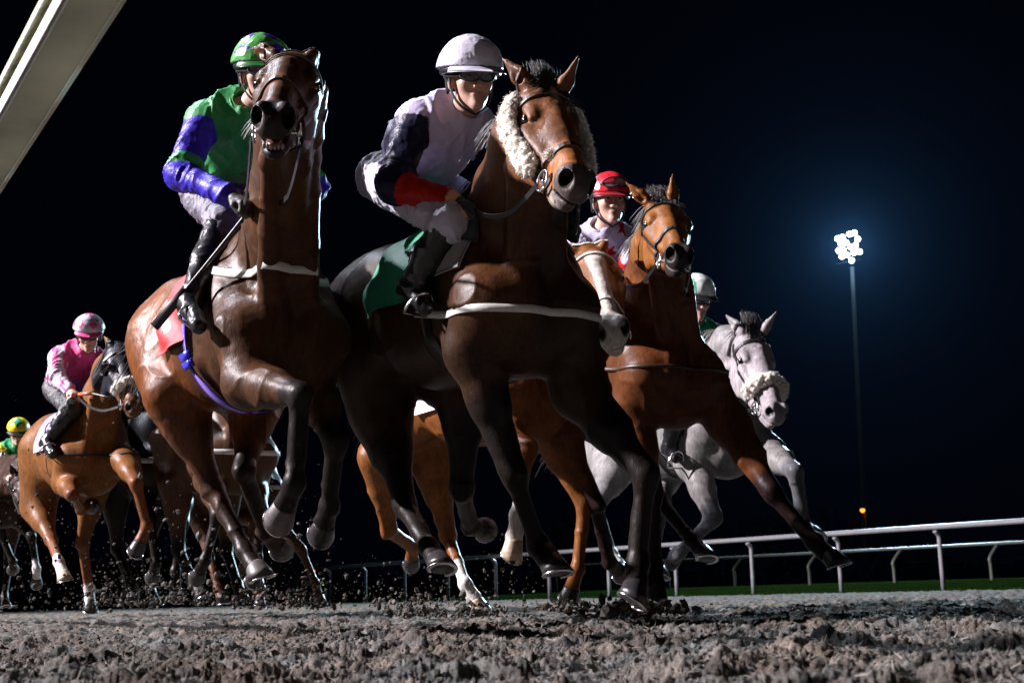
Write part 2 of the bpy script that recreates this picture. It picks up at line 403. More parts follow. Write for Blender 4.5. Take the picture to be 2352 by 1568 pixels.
    for s in (1, -1):
        S.ell(h(.175, s * .050, -.145), np.array([.115, .032, .100]) * kh, HA, .03)             # cheek
        S.ell(h(.170, s * .074, -.010), np.array([.045, .018, .018]) * kh, HA, .03)              # brow
        S.cone(h(.21, s * .082, -.065), h(.40, s * .046, -.080), .022 * kh, .012 * kh, .03)       # facial crest
        S.cone(h(.20, s * .035, -.195), h(.50, s * .018, -.128 - open_mouth * .6), .032 * kh, .022 * kh, .03)   # jaw bars
    S.cone(h(.26, 0, -.14), h(.50, 0, -.115), .045 * kh, .034 * kh, .04, (hy, .9))
    S.ell(h(.525, 0, -.070), np.array([.075, .052, .052]) * kh, HA, .03)
    S.ell(h(.575, 0, -.082), np.array([.034, .040, .042]) * kh, HA, .025)                     # upper lip
    S.ell(h(.525, 0, -.138 - open_mouth * .75), np.array([.052, .034, .026]) * kh, HA, .02)    # lower lip and chin
    S.ell(h(.49, 0, -.150 - open_mouth * .7), np.array([.035, .028, .025]) * kh, HA, .02)
    S.ell(h(.575, 0, -.112 - open_mouth * .35), np.array([.075, .060, .006 + open_mouth * .42]) * kh, HA, .008, op=-1)  # mouth
    for s in (1, -1):
        S.ell(h(.548, s * .036, -.050), np.array([.038, .027, .036]) * kh * (.8 + .2 * nostril), HA, .03); S.cone(h(.545, s * .030, -.022), h(.580, s * .042, -.030), .012 * kh, .008 * kh, .016)
        S.ell(h(.584, s * .050, -.050), np.array([.028, .017, .023]) * kh * nostril, HA, .012, op=-1)
        S.ell(h(.556, s * .040, -.040), np.array([.026, .013, .017]) * kh * nostril, HA, .010, op=-1)
        S.ell(h(.184, s * .102, -.038), np.array([.018, .006, .010]) * kh, HA, .010, op=-1)     # eye socket
        S.cone(h(.156, s * .090, -.016), h(.208, s * .084, -.018), .009 * kh, .007 * kh, .012); S.cone(h(.160, s * .088, -.060), h(.206, s * .083, -.060), .007 * kh, .006 * kh, .012)
    for s in (1, -1):
        S.cone(h(.24, s * .070, -.110), h(.36, s * .050, -.125), .016 * kh, .010 * kh, .02)
    # ears
    ears = ears or {}
    for s in (1, -1):
        b0 = h(.005, s * .058, .020); ed = nrm(ears.get(s, hz * .9 - hx * .35 + hy * s * .35) if not isinstance(ears.get(s), tuple) else P(*ears[s]) - b0)
        op_ = nrm(hx * .8 + hy * s * .5); op_ = nrm(op_ - ed * (op_ @ ed)); sd = np.cross(ed, op_)
        S.cone(b0, b0 + ed * .055 * kh, .026 * kh, .031 * kh, .02, (op_, .8)); S.cone(b0 + ed * .055 * kh, b0 + ed * .150 * kh, .031 * kh, .005, .012, (op_, .62))
        S.cone(b0 + ed * .035 * kh + op_ * .023 * kh, b0 + ed * .135 * kh + op_ * .014 * kh, .017 * kh, .004, .004, (op_, .9), op=-1)
    # legs
    H.joint = {}; hooves = []
    fl = {'knee': .42, 'fet': .31, 'toe': .20}
    pos_leg = {}
    def default(pts, base):
        return [Lc(*p) for p in pts]
    for side, s in (('L', 1), ('R', -1)):
        sh = Lc(.60, s * .145, 1.13); el = Lc(.46, s * .16, .98)
        spec = (fore or {}).get(side)
        if spec is None: kn, ft, to = default([(.78, s * .15, .86), (.62, s * .15, .62), (.48, s * .15, .62)], el)
        else:
            if len(spec) == 4: el = solve(sh, spec[0][0], spec[0][1], .22 * k, spec[0][2]); spec = spec[1:]
            kn = solve(el, *spec[0][:2], .42 * k, spec[0][2]); ft = solve(kn, *spec[1][:2], .30 * k, spec[1][2]); to = solve(ft, *spec[2][:2], .20 * k, spec[2][2])
        H.joint['f' + side] = (sh, el, kn, ft, to)
        dn = nrm(kn - el)
        S.cone(sh, el, .125 * k, .10 * k, .06); S.cone(el, el + dn * .20 * k, .092 * k, .070 * k, .05); S.cone(el + dn * .18 * k, kn, .070 * k, .044 * k, .04)
        S.cone(el + f2 * .03 * k, el + dn * .22 * k + f2 * .02 * k, .06 * k, .05 * k, .04)
        S.cone(kn - dn * .03 * k, kn + nrm(ft - kn) * .03 * k, .045 * k, .042 * k, .02); S.ell(kn + f2 * .012 * k, np.ones(3) * .040 * k, None, .02); cdn = nrm(ft - kn)
        S.cone(kn + cdn * .03 * k, ft, .036 * k, .030 * k, .02); bk = nrm(-f2 + cdn * (cdn @ f2) + 1e-6)
        S.cone(kn + cdn * .05 * k + bk * .022 * k, ft + bk * .018 * k, .018 * k, .020 * k, .02)
        S.ell(ft, np.ones(3) * .0375 * k, None, .025); co = ft + (to - ft) * .52
        S.cone(ft, co, .034 * k, .041 * k, .02); hooves.append((co, to, 'f' + side))
        # hind
        hp = Lc(-.55, s * .14, 1.30); st = Lc(-.26, s * .19, 1.03)
        spec = (hind or {}).get(side)
        if spec is None: hk, ft, to = default([(-.62, s * .15, .72), (-.85, s * .15, .45), (-1.0, s * .15, .40)], st)
        else:
            if len(spec) == 4: st = solve(hp, spec[0][0], spec[0][1], .40 * k, spec[0][2]); spec = spec[1:]
            hk = solve(st, *spec[0][:2], .46 * k, spec[0][2]); ft = solve(hk, *spec[1][:2], .37 * k, spec[1][2]); to = solve(ft, *spec[2][:2], .20 * k, spec[2][2])
        H.joint['h' + side] = (hp, st, hk, ft, to)
        dn = nrm(hk - st)
        S.cone(hp, st, .20 * k, .125 * k, .08); S.cone(Lc(-.66, s * .13, 1.22), st + dn * .15 * k, .13 * k, .085 * k, .08)
        S.cone(st, st + dn * .22 * k, .115 * k, .078 * k, .06); S.cone(st + dn * .2 * k, hk, .078 * k, .044 * k, .04)
        cdn = nrm(ft - hk); bk = nrm(dn - cdn)
        S.ell(hk, np.ones(3) * .050 * k, None, .025); S.cone(hk + bk * .045 * k, hk - dn * .02 * k + bk * .03 * k, .024 * k, .02 * k, .03); S.cone(hk + bk * .045 * k, st + dn * .25 * k + bk * .05 * k, .018 * k, .03 * k, .03)
        S.cone(hk, ft, .040 * k, .032 * k, .02); S.cone(hk + bk * .02 * k + cdn * .05 * k, ft + bk * .02 * k, .020 * k, .020 * k, .02)
        S.ell(ft, np.ones(3) * .039 * k, None, .025); co = ft + (to - ft) * .52
        S.cone(ft, co, .035 * k, .042 * k, .02); hooves.append((co, to, 'h' + side))
    # mesh: whole horse, then the head again with finer cells
    V, Fc = S.mesh(vox)
    def inbox(X, m):
        q = (X - Pk) @ HA.T / kh; return (q[:, 0] > -.03 + m) & (q[:, 0] < .70) & (abs(q[:, 1]) < .20) & (q[:, 2] > -.30 + m) & (q[:, 2] < .30)
    b = inbox(V, .012); V, Fc = compact(V, Fc, ~b[Fc].all(1))
    cor = np.array([h(x, y, z) for x in (-.03, .66) for y in (-.2, .2) for z in (-.30, .24)])
    V2, F2 = S.mesh(hvox, (cor.min(0), cor.max(0))); b = inbox(V2, 0); V2, F2 = compact(V2, F2, b[F2].all(1))
    # muscle and vein relief
    V = V + vnormals(V, Fc) * ((vnoise(V * 9, 3) - .5) * .005 + (vnoise(V * 24, 4) - .5) * .002 + muddy * (vnoise(V * 55, 8) - .5) * .006 + (1 - np.abs(2 * vnoise(V * 6 + 3, 15) - 1)) ** 9 * .0065)[:, None] * (vox < .013)
    V2 = V2 + vnormals(V2, F2) * ((vnoise(V2 * 30, 5) - .5) * .0022 + (vnoise(V2 * 70, 6) - .5) * .0012)[:, None]
    Fc = np.concatenate([Fc, F2 + len(V)]); V = np.concatenate([V, V2])
    C = np.tile(np.array(coat, float) * gain, (len(V), 1))
    C *= (.85 + .3 * vnoise(V * 5, 11))[:, None]
    def mixin(wt, col): nonlocal C; C = C * (1 - wt[:, None]) + np.array(col)[None] * wt[:, None]
    for key, (sh, el, kn, ft, to) in H.joint.items():
        if points is None: continue
        d, t = segdist(V, kn, ft); d2, _ = segdist(V, ft, to); d3, t3 = segdist(V, el, kn)
        nz = (vnoise(V * 18, 12) - .5) * .05
        wgt = np.maximum(1 - sm(d + nz, .07, .10), 1 - sm(d2, .07, .10)); wgt = np.maximum(wgt, (1 - sm(d3, .12, .14)) * sm(t3 + nz, ptlo, ptlo + .2))
        mixin(wgt, points)
    for key, frac, col in socks:
        sh, el, kn, ft, to = H.joint[key]; a = ft + (kn - ft) * frac
        d, _ = segdist(V, a, ft); d2, _ = segdist(V, ft, to); mixin(1 - sm(np.minimum(d, d2) + (vnoise(V * 40, 13) - .5) * .01, .058, .066), col)
    Q = (V - Pk) @ HA.T / kh; inh = (np.abs(Q[:, 1]) < .2) & (Q[:, 2] > -.3) & (Q[:, 2] < .2)
    if muzzle_col is not None: mixin(sm(Q[:, 0] + (vnoise(V * 20, 14) - .5) * .05 - .25 * np.maximum(Q[:, 2] + .05, 0), .47, .53) * inh * (Q[:, 0] < .7), muzzle_col)
    for fn in paints: C = fn(C, V, Q, H)
    # inside of nostrils and mouth
    for s in (1, -1):
        d = np.linalg.norm((Q - np.array([.566, s * .044, -.046])) / np.array([1.2, .9, 1.1]), axis=1); mixin(1 - sm(d, .018 * nostril, .030 * nostril), (.008, .005, .005))
    if open_mouth > .01:
        d = np.linalg.norm((Q - np.array([.545, 0, -.112 - open_mouth * .35])) / np.array([2.2, 1.5, .35 + open_mouth * 8]), axis=1); mixin(1 - sm(d, .016, .026), (.07, .02, .018))
    root = empty(name, (org[0], org[1], 0), label, 'horse', group); H.root = root
    body = mesh('body', V, Fc, coat_m, root, col=np.clip(C, 0, 1)); H.body = body
    for s in (1, -1):
        c = h(.184, s * .0800, -.038); mesh('eye', *ballmesh(c, .0245 * kh, 24, 16), eye_m, root)
    # hooves with shoes
    for co, to, key in hooves:
        a = nrm(to - co); fp = nrm(f2 - a * (a @ f2)); sd = np.cross(a, fp); L = np.linalg.norm(to - co) * .9; n = nrm(.80 * a - .60 * fp)
        u = nrm(fp - n * (n @ fp)); mb = MB(); V_ = []; N = 20; hs = hoofscale * k
        for t, r in ((0, .040), (.10, .044), (.6, .050), (1.0, .058)):
            nn = nrm(a * (1 - t) + n * t); uu = nrm(fp - nn * (nn @ fp)); ss = np.cross(nn, uu); c = co + a * L * t * .8
            for i in range(N):
                q = 2 * math.pi * i / N; V_.append(c + (uu * math.cos(q) * (1.1 if math.cos(q) > 0 else .85) + ss * math.sin(q)) * r * hs)
        Fs = [(j * N + i, j * N + (i + 1) % N, (j + 1) * N + (i + 1) % N, (j + 1) * N + i) for j in range(3) for i in range(N)]
        Fs += [tuple(range(N - 1, -1, -1)), tuple(3 * N + i for i in range(N))]
        mb.add(V_, Fs); ho = mb.build('hoof', (hoofcols or {}).get(key, hoof_m), root)
        c = co + a * L * .8 + n * .004; ss = np.cross(n, u)
        pts = [c + (u * math.cos(q) * (1.1 if math.cos(q) > 0 else .85) + ss * math.sin(q)) * .052 * hs for q in np.linspace(-2.5, 2.5, 22)]
        mb = MB(); ribbon(mb, pts, [n] * 22, .016 * k, .006); mb.build('horseshoe', steel_m, ho)
    # mane, forelock, tail
    rs = np.random.default_rng(len(name) * 31 + int(abs(org[0] * 100)))
    if mane:
        mb = MB(); cr = spline([B + crest * .23 * k, M1 + crest * .205 * k, M2 + crest * .150 * k, Pk + crest * .055 * k - nd * .05 * k, Pk + crest * .05 * k], 420 if vox < .012 else 160)
        rr_ = .0022 if vox <= .013 else .005
        for i, p in enumerate(cr):
            L = rs.uniform(.04, .085) * k * (.8 + .4 * math.sin(i * .21)); q0 = p + nside * rs.normal(0, .007); sdw = 1 if math.sin(i * .05) > -.6 else -1
            d = nrm(crest * .7 - nd * .35 + nside * sdw * .8 + rs.normal(0, .12, 3)); pts = [q0 - crest * .03, q0 + d * L * .35 + crest * .01, q0 + d * L * .7 - f2 * .02 - up * .02, q0 + d * L * .9 - f2 * .05 - up * .06]
            for u_ in range(2): o_ = rs.normal(0, .004, 3); tube(mb, spline([z_ + o_ * (1 + w2) for w2, z_ in enumerate(pts)], 6), [rr_, rr_, rr_ * .9, rr_ * .8, rr_ * .6, .0004], 3, cap=False)
        for i in range(0 if not tuft else (150 if vox < .012 else 50)):
            p = h(rs.uniform(-.04, .03), rs.normal(0, .022), .036); sp_ = rs.normal(0, .035)
            L = rs.uniform(.05, .11) * k; pts = [p, p + hz * .018 + hx * L * .3, p + hz * .012 + hx * L * .7 + hy * sp_ * .5, p + hx * L + hy * sp_ + hz * rs.uniform(-.004, .012)]
            tube(mb, spline(pts, 5), [rr_, rr_, rr_, rr_ * .8, .0004], 3, cap=False)
        for i in range(tuft * 3 if vox <= .013 else tuft // 3):
            p = h(rs.uniform(-.07, -.02), rs.normal(0, .02), .03); L = rs.uniform(.04, .08) * k; d = nrm(hz * 1.0 - hx * rs.uniform(.2, .9) + hy * rs.normal(0, .35)); tube(mb, spline([p, p + d * L * .4 + hx * .006, p + d * L * .7 - hx * .008, p + d * L * .8 - hx * .035], 5), [rr_ * .6, rr_ * .6, rr_ * .5, rr_ * .4, .0003], 3, cap=False)
        mb.build('mane', hair_m, root)
    if tail:
        mb = MB(); t0 = Lc(-.74, 0, 1.42)
        for i in range(230):
            d = nrm(-f2 * 1.0 + np.array([0, 0, .1]) + rs.normal(0, .12, 3)); L = rs.uniform(.5, .85) * k
            pts = [t0 + rs.normal(0, .012, 3), t0 + d * L * .35, t0 + d * L * .7 - up * .05, t0 + d * L - up * .22 + rs.normal(0, .03, 3)]
            tube(mb, spline(pts, 7), [.006, .006, .006, .005, .004, .003, .0006], 4, cap=False)
        mb.build('tail', hair_m, root)
    return H

# tack ----------------------------------------------------------------
def ring_on(S, c, ax, a0, a1, n, u, v, off=.003, wall=.5):
    # points where rays from c in the plane (u,v) leave the surface, from angle a0 to a1
    pts = []
    for q in np.linspace(a0, a1, n):
        d = u * math.cos(q) + v * math.sin(q); p = S.march(c, d, wall, out=False); pts.append(p + d * off)
    return pts
def bridle(H, mat, wd=.018, nose=True, bit=True, nose_x=.34, mat2=None):
    h = H.h; hx, hy, hz = H.HA; k = H.s; S = H.S; mb = MB()
    def band(c, u, v, a0, a1, n=26, w_=wd, closed=False):
        pts = ring_on(S, c, None, a0, a1, n, u, v); ce = np.asarray(c); nors = [nrm(p - ce) for p in pts]
        ribbon(mb, pts, nors, w_ * k, .004, closed=closed); return pts
    PI = math.pi
    br = mesh_ = None
    # headpiece behind the ears down to the bit, browband, noseband
    band(h(.10, 0, -.055), hy, hz, -.25, PI + .25, w_=wd)                                # browband under the ears
    band(h(-.012, 0, -.06), hy, nrm(hz - hx * .1), -.9, PI + .9, w_=wd * 1.1)
    for s in (1, -1):
        pts = []
        for t in np.linspace(0, 1, 12):
            x = .03 + (.455 - .03) * t; z = -.05 - .07 * t; c = h(x, 0, z); p = S.march(c, hy * s, .25, out=False); pts.append(p + hy * s * .003)
        ribbon(mb, pts, [hy * s] * len(pts), wd * .9 * k, .004)
    if nose: band(h(nose_x, 0, -.085), hy, nrm(hz + hx * .12), 0, 2 * PI, 34, wd * 1.25)
    band(h(nose_x + .085, 0, -.09), nrm(hy), nrm(hz + hx * .35), PI * .95, 2 * PI + .15, 20, wd * .8)
    bro = mb.build('bridle', mat, H.root, smooth=False)
    if bit:
        mb = MB()
        for s in (1, -1):
            c = h(.462, s * .066, -.118); pts = [c + (hx * math.cos(q) + hz * math.sin(q)) * .034 * k for q in np.linspace(0, 2 * math.pi, 17)]
            tube(mb, pts, .0045 * k, 6)
        tube(mb, [h(.462, -.068, -.118), h(.468, 0, -.112), h(.462, .068, -.118)], .007 * k, 8); mb.build('bit', steel_m, bro)
    return bro
def fluff(path, rad, n, name, parent, flat=None, r=(.011, .018), vox=.0045, seed=1, mat=None):
    rs = np.random.default_rng(seed); S = SDF(); path = spline(path, 14)
    for a, b in zip(path[:-1], path[1:]): S.cone(a, b, rad * .9, rad * .9, .01, flat)
    for i in range(n):
        t = rs.uniform(0, len(path) - 1.001); j = int(t); p = path[j] * (1 - t + j) + path[j + 1] * (t - j)
        d = nrm(rs.normal(0, 1, 3)); 
        if flat is not None: fn = nrm(flat[0]); d = d - fn * (d @ fn) * (1 - flat[1])
        S.ell(p + d * rad, rs.uniform(*r), None, .004)
    V, Fc = S.mesh(vox); V = V + (rs.random((len(V), 3)) - .5) * vox * .35
    o = mesh(name, V, Fc, mat or wool_m, parent); N = vnormals(V, Fc); q = rs.integers(0, len(V), 2600); L = rs.uniform(.004, .010, (len(q), 1)); t = rs.normal(0, 1, (len(q), 3)); t /= np.linalg.norm(t, axis=1, keepdims=True)
    a = V[q]; b = a + (N[q] + t * .5) * L * .6; c = b + (N[q] * .2 + t) * L * .6; w_ = np.cross(N[q], t) * .0007
    Vf = np.stack([a - w_, a + w_, b + w_, b - w_, c + w_ * .3, c - w_ * .3], 1).reshape(-1, 3); k_ = np.arange(len(q))[:, None] * 6
    Ff = np.concatenate([k_ + np.array([[0, 1, 2, 3]]), k_ + np.array([[3, 2, 4, 5]])]); mesh('wool_fibres', Vf, Ff, mat or wool_m, o)
    return o
def barrel_patch(H, x0, x1, angs, nx, off, mat, name, parent=None, th=.008, colf=None, zc=1.22, xskew=None, flare=0):
    # cloth laid on the trunk: rays from the trunk axis
    S = H.S; V = []; a_ = np.linspace(angs[0], angs[1], angs[2]); xs = np.linspace(0, 1, nx); cols = []
    for i, t in enumerate(xs):
        for j, q in enumerate(a_):
            e0 = x0(q) if callable(x0) else x0; e1 = x1(q) if callable(x1) else x1; x = e0 + (e1 - e0) * t
            c = H.Lc(x, 0, zc); d = H.left * math.sin(q) + H.up * math.cos(q); p = S.march(c, d, .7, out=False)
            V.append(p + d * (off + flare * abs(q) * (.4 + .6 * math.sin(q * 9 + t * 7) * .5)))
            if colf: cols.append(colf(x, q))
    n, m = nx, len(a_); V = np.array(V); ce = H.Lc((0.1), 0, zc)
    V2 = V + (V - (ce + np.outer((V - ce) @ H.f, H.f))) * (th / .3)
    Fc = [(i * m + j, i * m + j + 1, (i + 1) * m + j + 1, (i + 1) * m + j) for i in range(n - 1) for j in range(m - 1)]
    Fa = [tuple(v + n * m for v in f) for f in Fc] + [tuple(reversed(f)) for f in Fc]
    bd = [(i, 0) for i in range(n)] + [(n - 1, j) for j in range(1, m)] + [(i, m - 1) for i in range(n - 2, -1, -1)] + [(0, j) for j in range(m - 2, 0, -1)]
    for a, b in zip(bd, bd[1:] + bd[:1]):
        A = a[0] * m + a[1]; B_ = b[0] * m + b[1]; Fa.append((A, B_, B_ + n * m, A + n * m))
    col = None
    if colf: col = np.array(cols + cols)
    return mesh(name, np.concatenate([V, V2]), Fa, mat, parent or H.root, col=col)
def breastplate(H, mat, wd=.032, zc=1.14, rise=.08, name='breastplate'):
    # strap that runs from the saddle on each side round the base of the neck
    S = H.S; mb = MB(); pts = []
    for q in np.linspace(-1, 1, 41):
        ang = q * math.pi * .62; c = H.Lc(.30, 0, zc + rise * (1 - math.cos(ang)) / 1.3)
        d = nrm(H.f * math.cos(ang) + H.left * math.sin(ang) * 1.0); p = S.march(c, d, 1.1, out=False); pts.append(p + d * .004)
    ribbon(mb, pts, [nrm(p - H.Lc(.30, 0, zc)) for p in pts], wd, .005)
    return mb.build(name, mat, H.root)
def girth(H, mat, x=.22, wd=.10, name='girth'):
    return barrel_patch(H, x - wd / 2, x + wd / 2, (-math.pi * .98, math.pi * .98, 60), 3, .002, mat, name, th=.006)
def saddle(H, mat=None):
    mat = mat or leather_m; S = SDF(); k = H.s; L = H.Lc
    S.cone(L(.24, 0, 1.60), L(-.12, 0, 1.585), .035 * k, .045 * k, .04, (H.up, .6)); S.cone(L(.26, 0, 1.61), L(.26, 0, 1.645), .03, .02, .03)
    S.cone(L(-.16, 0, 1.59), L(-.18, 0, 1.63), .07, .05, .04, (H.f, .4))
    for s in (1, -1): S.cone(L(.16, s * .10, 1.56), L(.24, s * .24, 1.36), .07, .05, .04, (nrm(H.left + H.up * .5 * s * s), .25))
    V, Fc = S.mesh(.009); return mesh('saddle', V, Fc, mat, H.root)
# ================================================================ jockeys
def add_hand(S, Wp, hd, bn, side, inf=0.0, k=1.0, open_=0.0):
    """fist closed round a rein: hd along the forearm, bn back of the hand, side +1 when the thumb lies towards cross(hd,bn)"""
    hd = nrm(hd); bn = nrm(bn - hd * (bn @ hd)); ac = np.cross(hd, bn) * side
    A = np.array([hd, ac, bn])
    S.cone(Wp - hd * .02, Wp + hd * .03, .024 + inf, .024 + inf, .015, (bn, .8)); S.ell(Wp + hd * .055, np.array([.048, .040, .019]) * k + inf, A, .012)
    for i, L in enumerate((.036, .040, .038, .030)):
        kn = Wp + hd * (.088 - .004 * abs(i - 1)) + ac * (.030 - i * .020)
        j1 = kn + hd * (.014 + .004 * i) - bn * L * .85; j2 = j1 - hd * .024 - bn * .006; j3 = j2 - hd * .010 + bn * .014
        S.cone(kn - hd * .02, kn, .010 + inf, .0105 + inf, .008); S.cone(kn, j1, .0103 + inf, .0092 + inf, .004); S.cone(j1, j2, .0092 + inf, .0085 + inf, .003); S.cone(j2, j3, .0085 + inf, .0075 + inf, .002)
    t0 = Wp + hd * .030 + ac * .030 - bn * .008; t1 = t0 + hd * .030 + ac * .014 - bn * .012; t2 = t1 + hd * .028 - ac * .012 - bn * .016
    S.cone(t0, t1, .014 + inf, .0115 + inf, .010); S.cone(t1, t2, .0115 + inf, .009 + inf, .003)
def wrinkle(S, V, amp, fr, seed, ax=None, Fc=None):
    X = V * fr
    if ax is not None: X = X + np.outer((V @ ax), ax) * fr * 1.2
    n = vnoise(X, seed) ; r = 1 - np.abs(2 * n - 1); n2 = vnoise(X * 2.3 + 7, seed + 1); r2 = 1 - np.abs(2 * n2 - 1)
    return V + (S.grad(V) if Fc is None else vnormals(V, Fc)) * ((r ** 3 - .3) * amp + (r2 ** 3 - .3) * amp * .45)[:, None]
class J: pass
def jockey(label, pelvis, chest, head, left, face, hup=(0, 0, 1), arms=None, legs=None, jacket=None, cap=None, breech=(.62, .60, .66), glove=None, skin=(.55, .33, .25),
           k=1.0, vox=.006, boots=True, band=(.012, .012, .015), goggles='clear', cap_scale=1.0, name='jockey', peak=(.02, .02, .025), peak_len=.05, horse=None):
    j = J(); Pv = P(*pelvis); Ch = P(*chest); Hd = P(*head); left = nrm(left)
    ax = nrm(Ch - Pv); left = nrm(left - ax * (left @ ax) * .6); fr = nrm(np.cross(left, ax)); j.ax, j.left, j.fr, j.Pv, j.Ch, j.Hd = ax, left, fr, Pv, Ch, Hd
    hf = nrm(face); hl = nrm(np.cross(np.asarray(hup, float), hf)); hu = np.cross(hf, hl); HA = np.array([hl, hf, hu]); j.HA = HA
    def h(x, y, z): return Hd + (hl * x + hf * y + hu * z) * k
    root = empty(name, (Pv[0], Pv[1], 0), label, 'person', 'jockeys riding in the race'); j.root = root
    Nk = Ch + ax * .05 * k - fr * .01
    sh, el, wr, kn, an, to, hp = {}, {}, {}, {}, {}, {}, {}
    for side, s in (('L', 1), ('R', -1)):
        sh[side] = Ch + left * s * .165 * k - ax * .02
        a = arms[side]; el[side] = solve(sh[side], *a[0][:2], .275 * k, a[0][2]); wr[side] = solve(el[side], *a[1][:2], .255 * k, a[1][2])
        hp[side] = Pv + left * s * .10 * k
        g = legs[side]; kn[side] = solve(hp[side], *g[0][:2], .43 * k, g[0][2]); an[side] = solve(kn[side], *g[1][:2], .40 * k, g[1][2]); to[side] = solve(an[side], *g[2][:2], .17 * k, g[2][2])
    if horse is not None:                                               # keep legs and hands outside the horse
        def clear(p, r, s=-1):
            u = nrm(p - CAM) if s < 0 else -horse.left
            for _ in range(60):
                if horse.S.ev(p[None])[0] > r: break
                p = p - u * .012
            return p
        for side in 'LR':
            s_ = 1 if side == 'L' else -1; kn[side] = clear(kn[side], .06, s_); an[side] = clear(an[side], .055, s_); to[side] = clear(to[side], .045, s_); wr[side] = clear(wr[side], .045, s_)
    j.sh, j.el, j.wr, j.kn, j.an, j.to = sh, el, wr, kn, an, to
    # ---- body, one skin
    B = SDF()
    B.cone(Pv, Ch, .105 * k, .120 * k, .05, (fr, .75)); B.cone(Ch - left * .12 * k, Ch + left * .12 * k, .06 * k, .06 * k, .04); B.cone(Nk - ax * .03, h(0, -.02, -.06), .056 * k, .052 * k, .03)
    B.ell(h(0, -.010, .035), np.array([.076, .095, .088]) * k, HA, .02); B.ell(h(0, .026, -.028), np.array([.057, .066, .082]) * k, HA, .03)
    B.cone(h(0, .020, -.072), h(0, .060, -.094), .044 * k, .024 * k, .03); B.ell(h(0, .076, -.102), np.ones(3) * .017 * k, None, .02)
    B.cone(h(-.034, .078, .022), h(.034, .078, .022), .014 * k, .014 * k, .015)
    B.cone(h(0, .084, .010), h(0, .107, -.034), .0080 * k, .0110 * k, .010)
    for s in (1, -1):
        B.ell(h(s * .040, .060, -.022), np.ones(3) * .020 * k, None, .03); B.ell(h(s * .012, .101, -.039), np.ones(3) * .009 * k, None, .008)
        B.ell(h(s * .031, .098, .002), np.array([.018, .015, .012]) * k, HA, .010, op=-1)
        B.ell(h(s * .078, -.005, -.008), np.array([.011, .020, .032]) * k, HA, .008)
    B.ell(h(0, .084, -.066), np.array([.023, .012, .0065]) * k, HA, .008); B.ell(h(0, .082, -.077), np.array([.019, .012, .0075]) * k, HA, .008); B.ell(h(0, .098, -.0715), np.array([.024, .010, .0018]) * k, HA, .003, op=-1)
    for side, s in (('L', 1), ('R', -1)):
        B.cone(sh[side], el[side], .045 * k, .036 * k, .03); B.cone(el[side], wr[side], .038 * k, .025 * k, .02)
        hd = nrm(wr[side] - el[side]); add_hand(B, wr[side], hd, nrm(-fr * .2 + np.array([0, 0, 1.]) - left * 0), -s, 0, k)
        B.cone(hp[side], kn[side], .082 * k, .055 * k, .04); B.cone(kn[side], kn[side] + (an[side] - kn[side]) * .4, .052 * k, .050 * k, .03); B.cone(kn[side] + (an[side] - kn[side]) * .4, an[side], .050 * k, .033 * k, .02); dq = nrm(an[side] - kn[side]) * .03 * k; B.cone(an[side] + dq * .6, an[side] + (to[side] - an[side]) * .8 + dq, .026 * k, .015 * k, .02)
    V, Fc = B.mesh(vox * .85); C = np.tile(np.array(skin), (len(V), 1)); q = (V - Hd) @ HA.T / k
    w_ = np.exp(-(((q[:, 0]) / .022) ** 2 + ((q[:, 1] - .098) / .02) ** 2 + ((q[:, 2] + .072) / .009) ** 2)); C = C * (1 - .6 * w_[:, None]) + np.array([.42, .12, .11]) * .6 * w_[:, None]
    for s in (1, -1):
        w_ = np.exp(-(((q[:, 0] - s * .044) / .02) ** 2 + ((q[:, 1] - .07) / .03) ** 2 + ((q[:, 2] + .035) / .02) ** 2)); C = C * (1 - .3 * w_[:, None]) + np.array([.55, .20, .15]) * .3 * w_[:, None]
        w_ = np.exp(-(((q[:, 0] - s * .032) / .016) ** 2 + ((q[:, 2] - .024) / .0045) ** 2)) * (q[:, 1] > .06); C = C * (1 - .7 * w_[:, None]) + np.array([.07, .04, .025]) * .7 * w_[:, None]
    mesh('body', V, Fc, skin_m, root, col=C)
    for s in (1, -1):
        c = h(s * .031, .0805, .002); Ve, Fe = ballmesh(c, .0125 * k, 14, 10); Ve = np.array(Ve); q = (Ve - c) @ HA.T
        ce = np.where((q[:, 1] > .0098 * k)[:, None], np.array([[.03, .02, .015]]), np.array([[.6, .57, .55]])); mesh('eye', Ve, Fe, principled('eyeball', attr=True, rough=.08, var=.02, coat=1), root, col=ce)
    # ---- jacket
    S = SDF(); mid = (Pv * .5 + Ch * .5) - fr * .035 * k
    S.cone(Pv + ax * .03, mid, .138 * k, .154 * k, .06, (fr, .85)); S.cone(mid, Ch - fr * .01, .154 * k, .140 * k, .06, (fr, .85)); S.cone(Ch - left * .13 * k, Ch + left * .13 * k, .075 * k, .075 * k, .06)
    S.cone(Ch, Nk + ax * .035 * k, .085 * k, .064 * k, .05)
    for side, s in (('L', 1), ('R', -1)):
        u = el[side] - sh[side]; S.cone(sh[side], el[side], .070 * k, .058 * k, .05); S.ell(el[side], np.ones(3) * .058 * k, None, .03)
        S.cone(el[side], wr[side] - (wr[side] - el[side]) * .12, .057 * k, .041 * k, .04); e = wr[side] - (wr[side] - el[side]) * .08
        S.cone(e - (wr[side] - el[side]) * .05, e, .041 * k, .037 * k, .02)
    S.cone(Nk + ax * .035 * k, Nk + ax * .12 * k, .052 * k, .052 * k, .01, None, op=-1)
    V, Fc = S.mesh(vox); i_, t_ = near_part(V, j); N_ = vnormals(V, Fc)
    q1 = (V - Ch) @ left; q2 = (V - Ch) @ ax; q3 = (V - Ch) @ fr
    def rg(x, y, z, sd, pw=2.5): n_ = vnoise(np.stack([x, y, z], 1), sd); return (1 - np.abs(2 * n_ - 1)) ** pw - .35
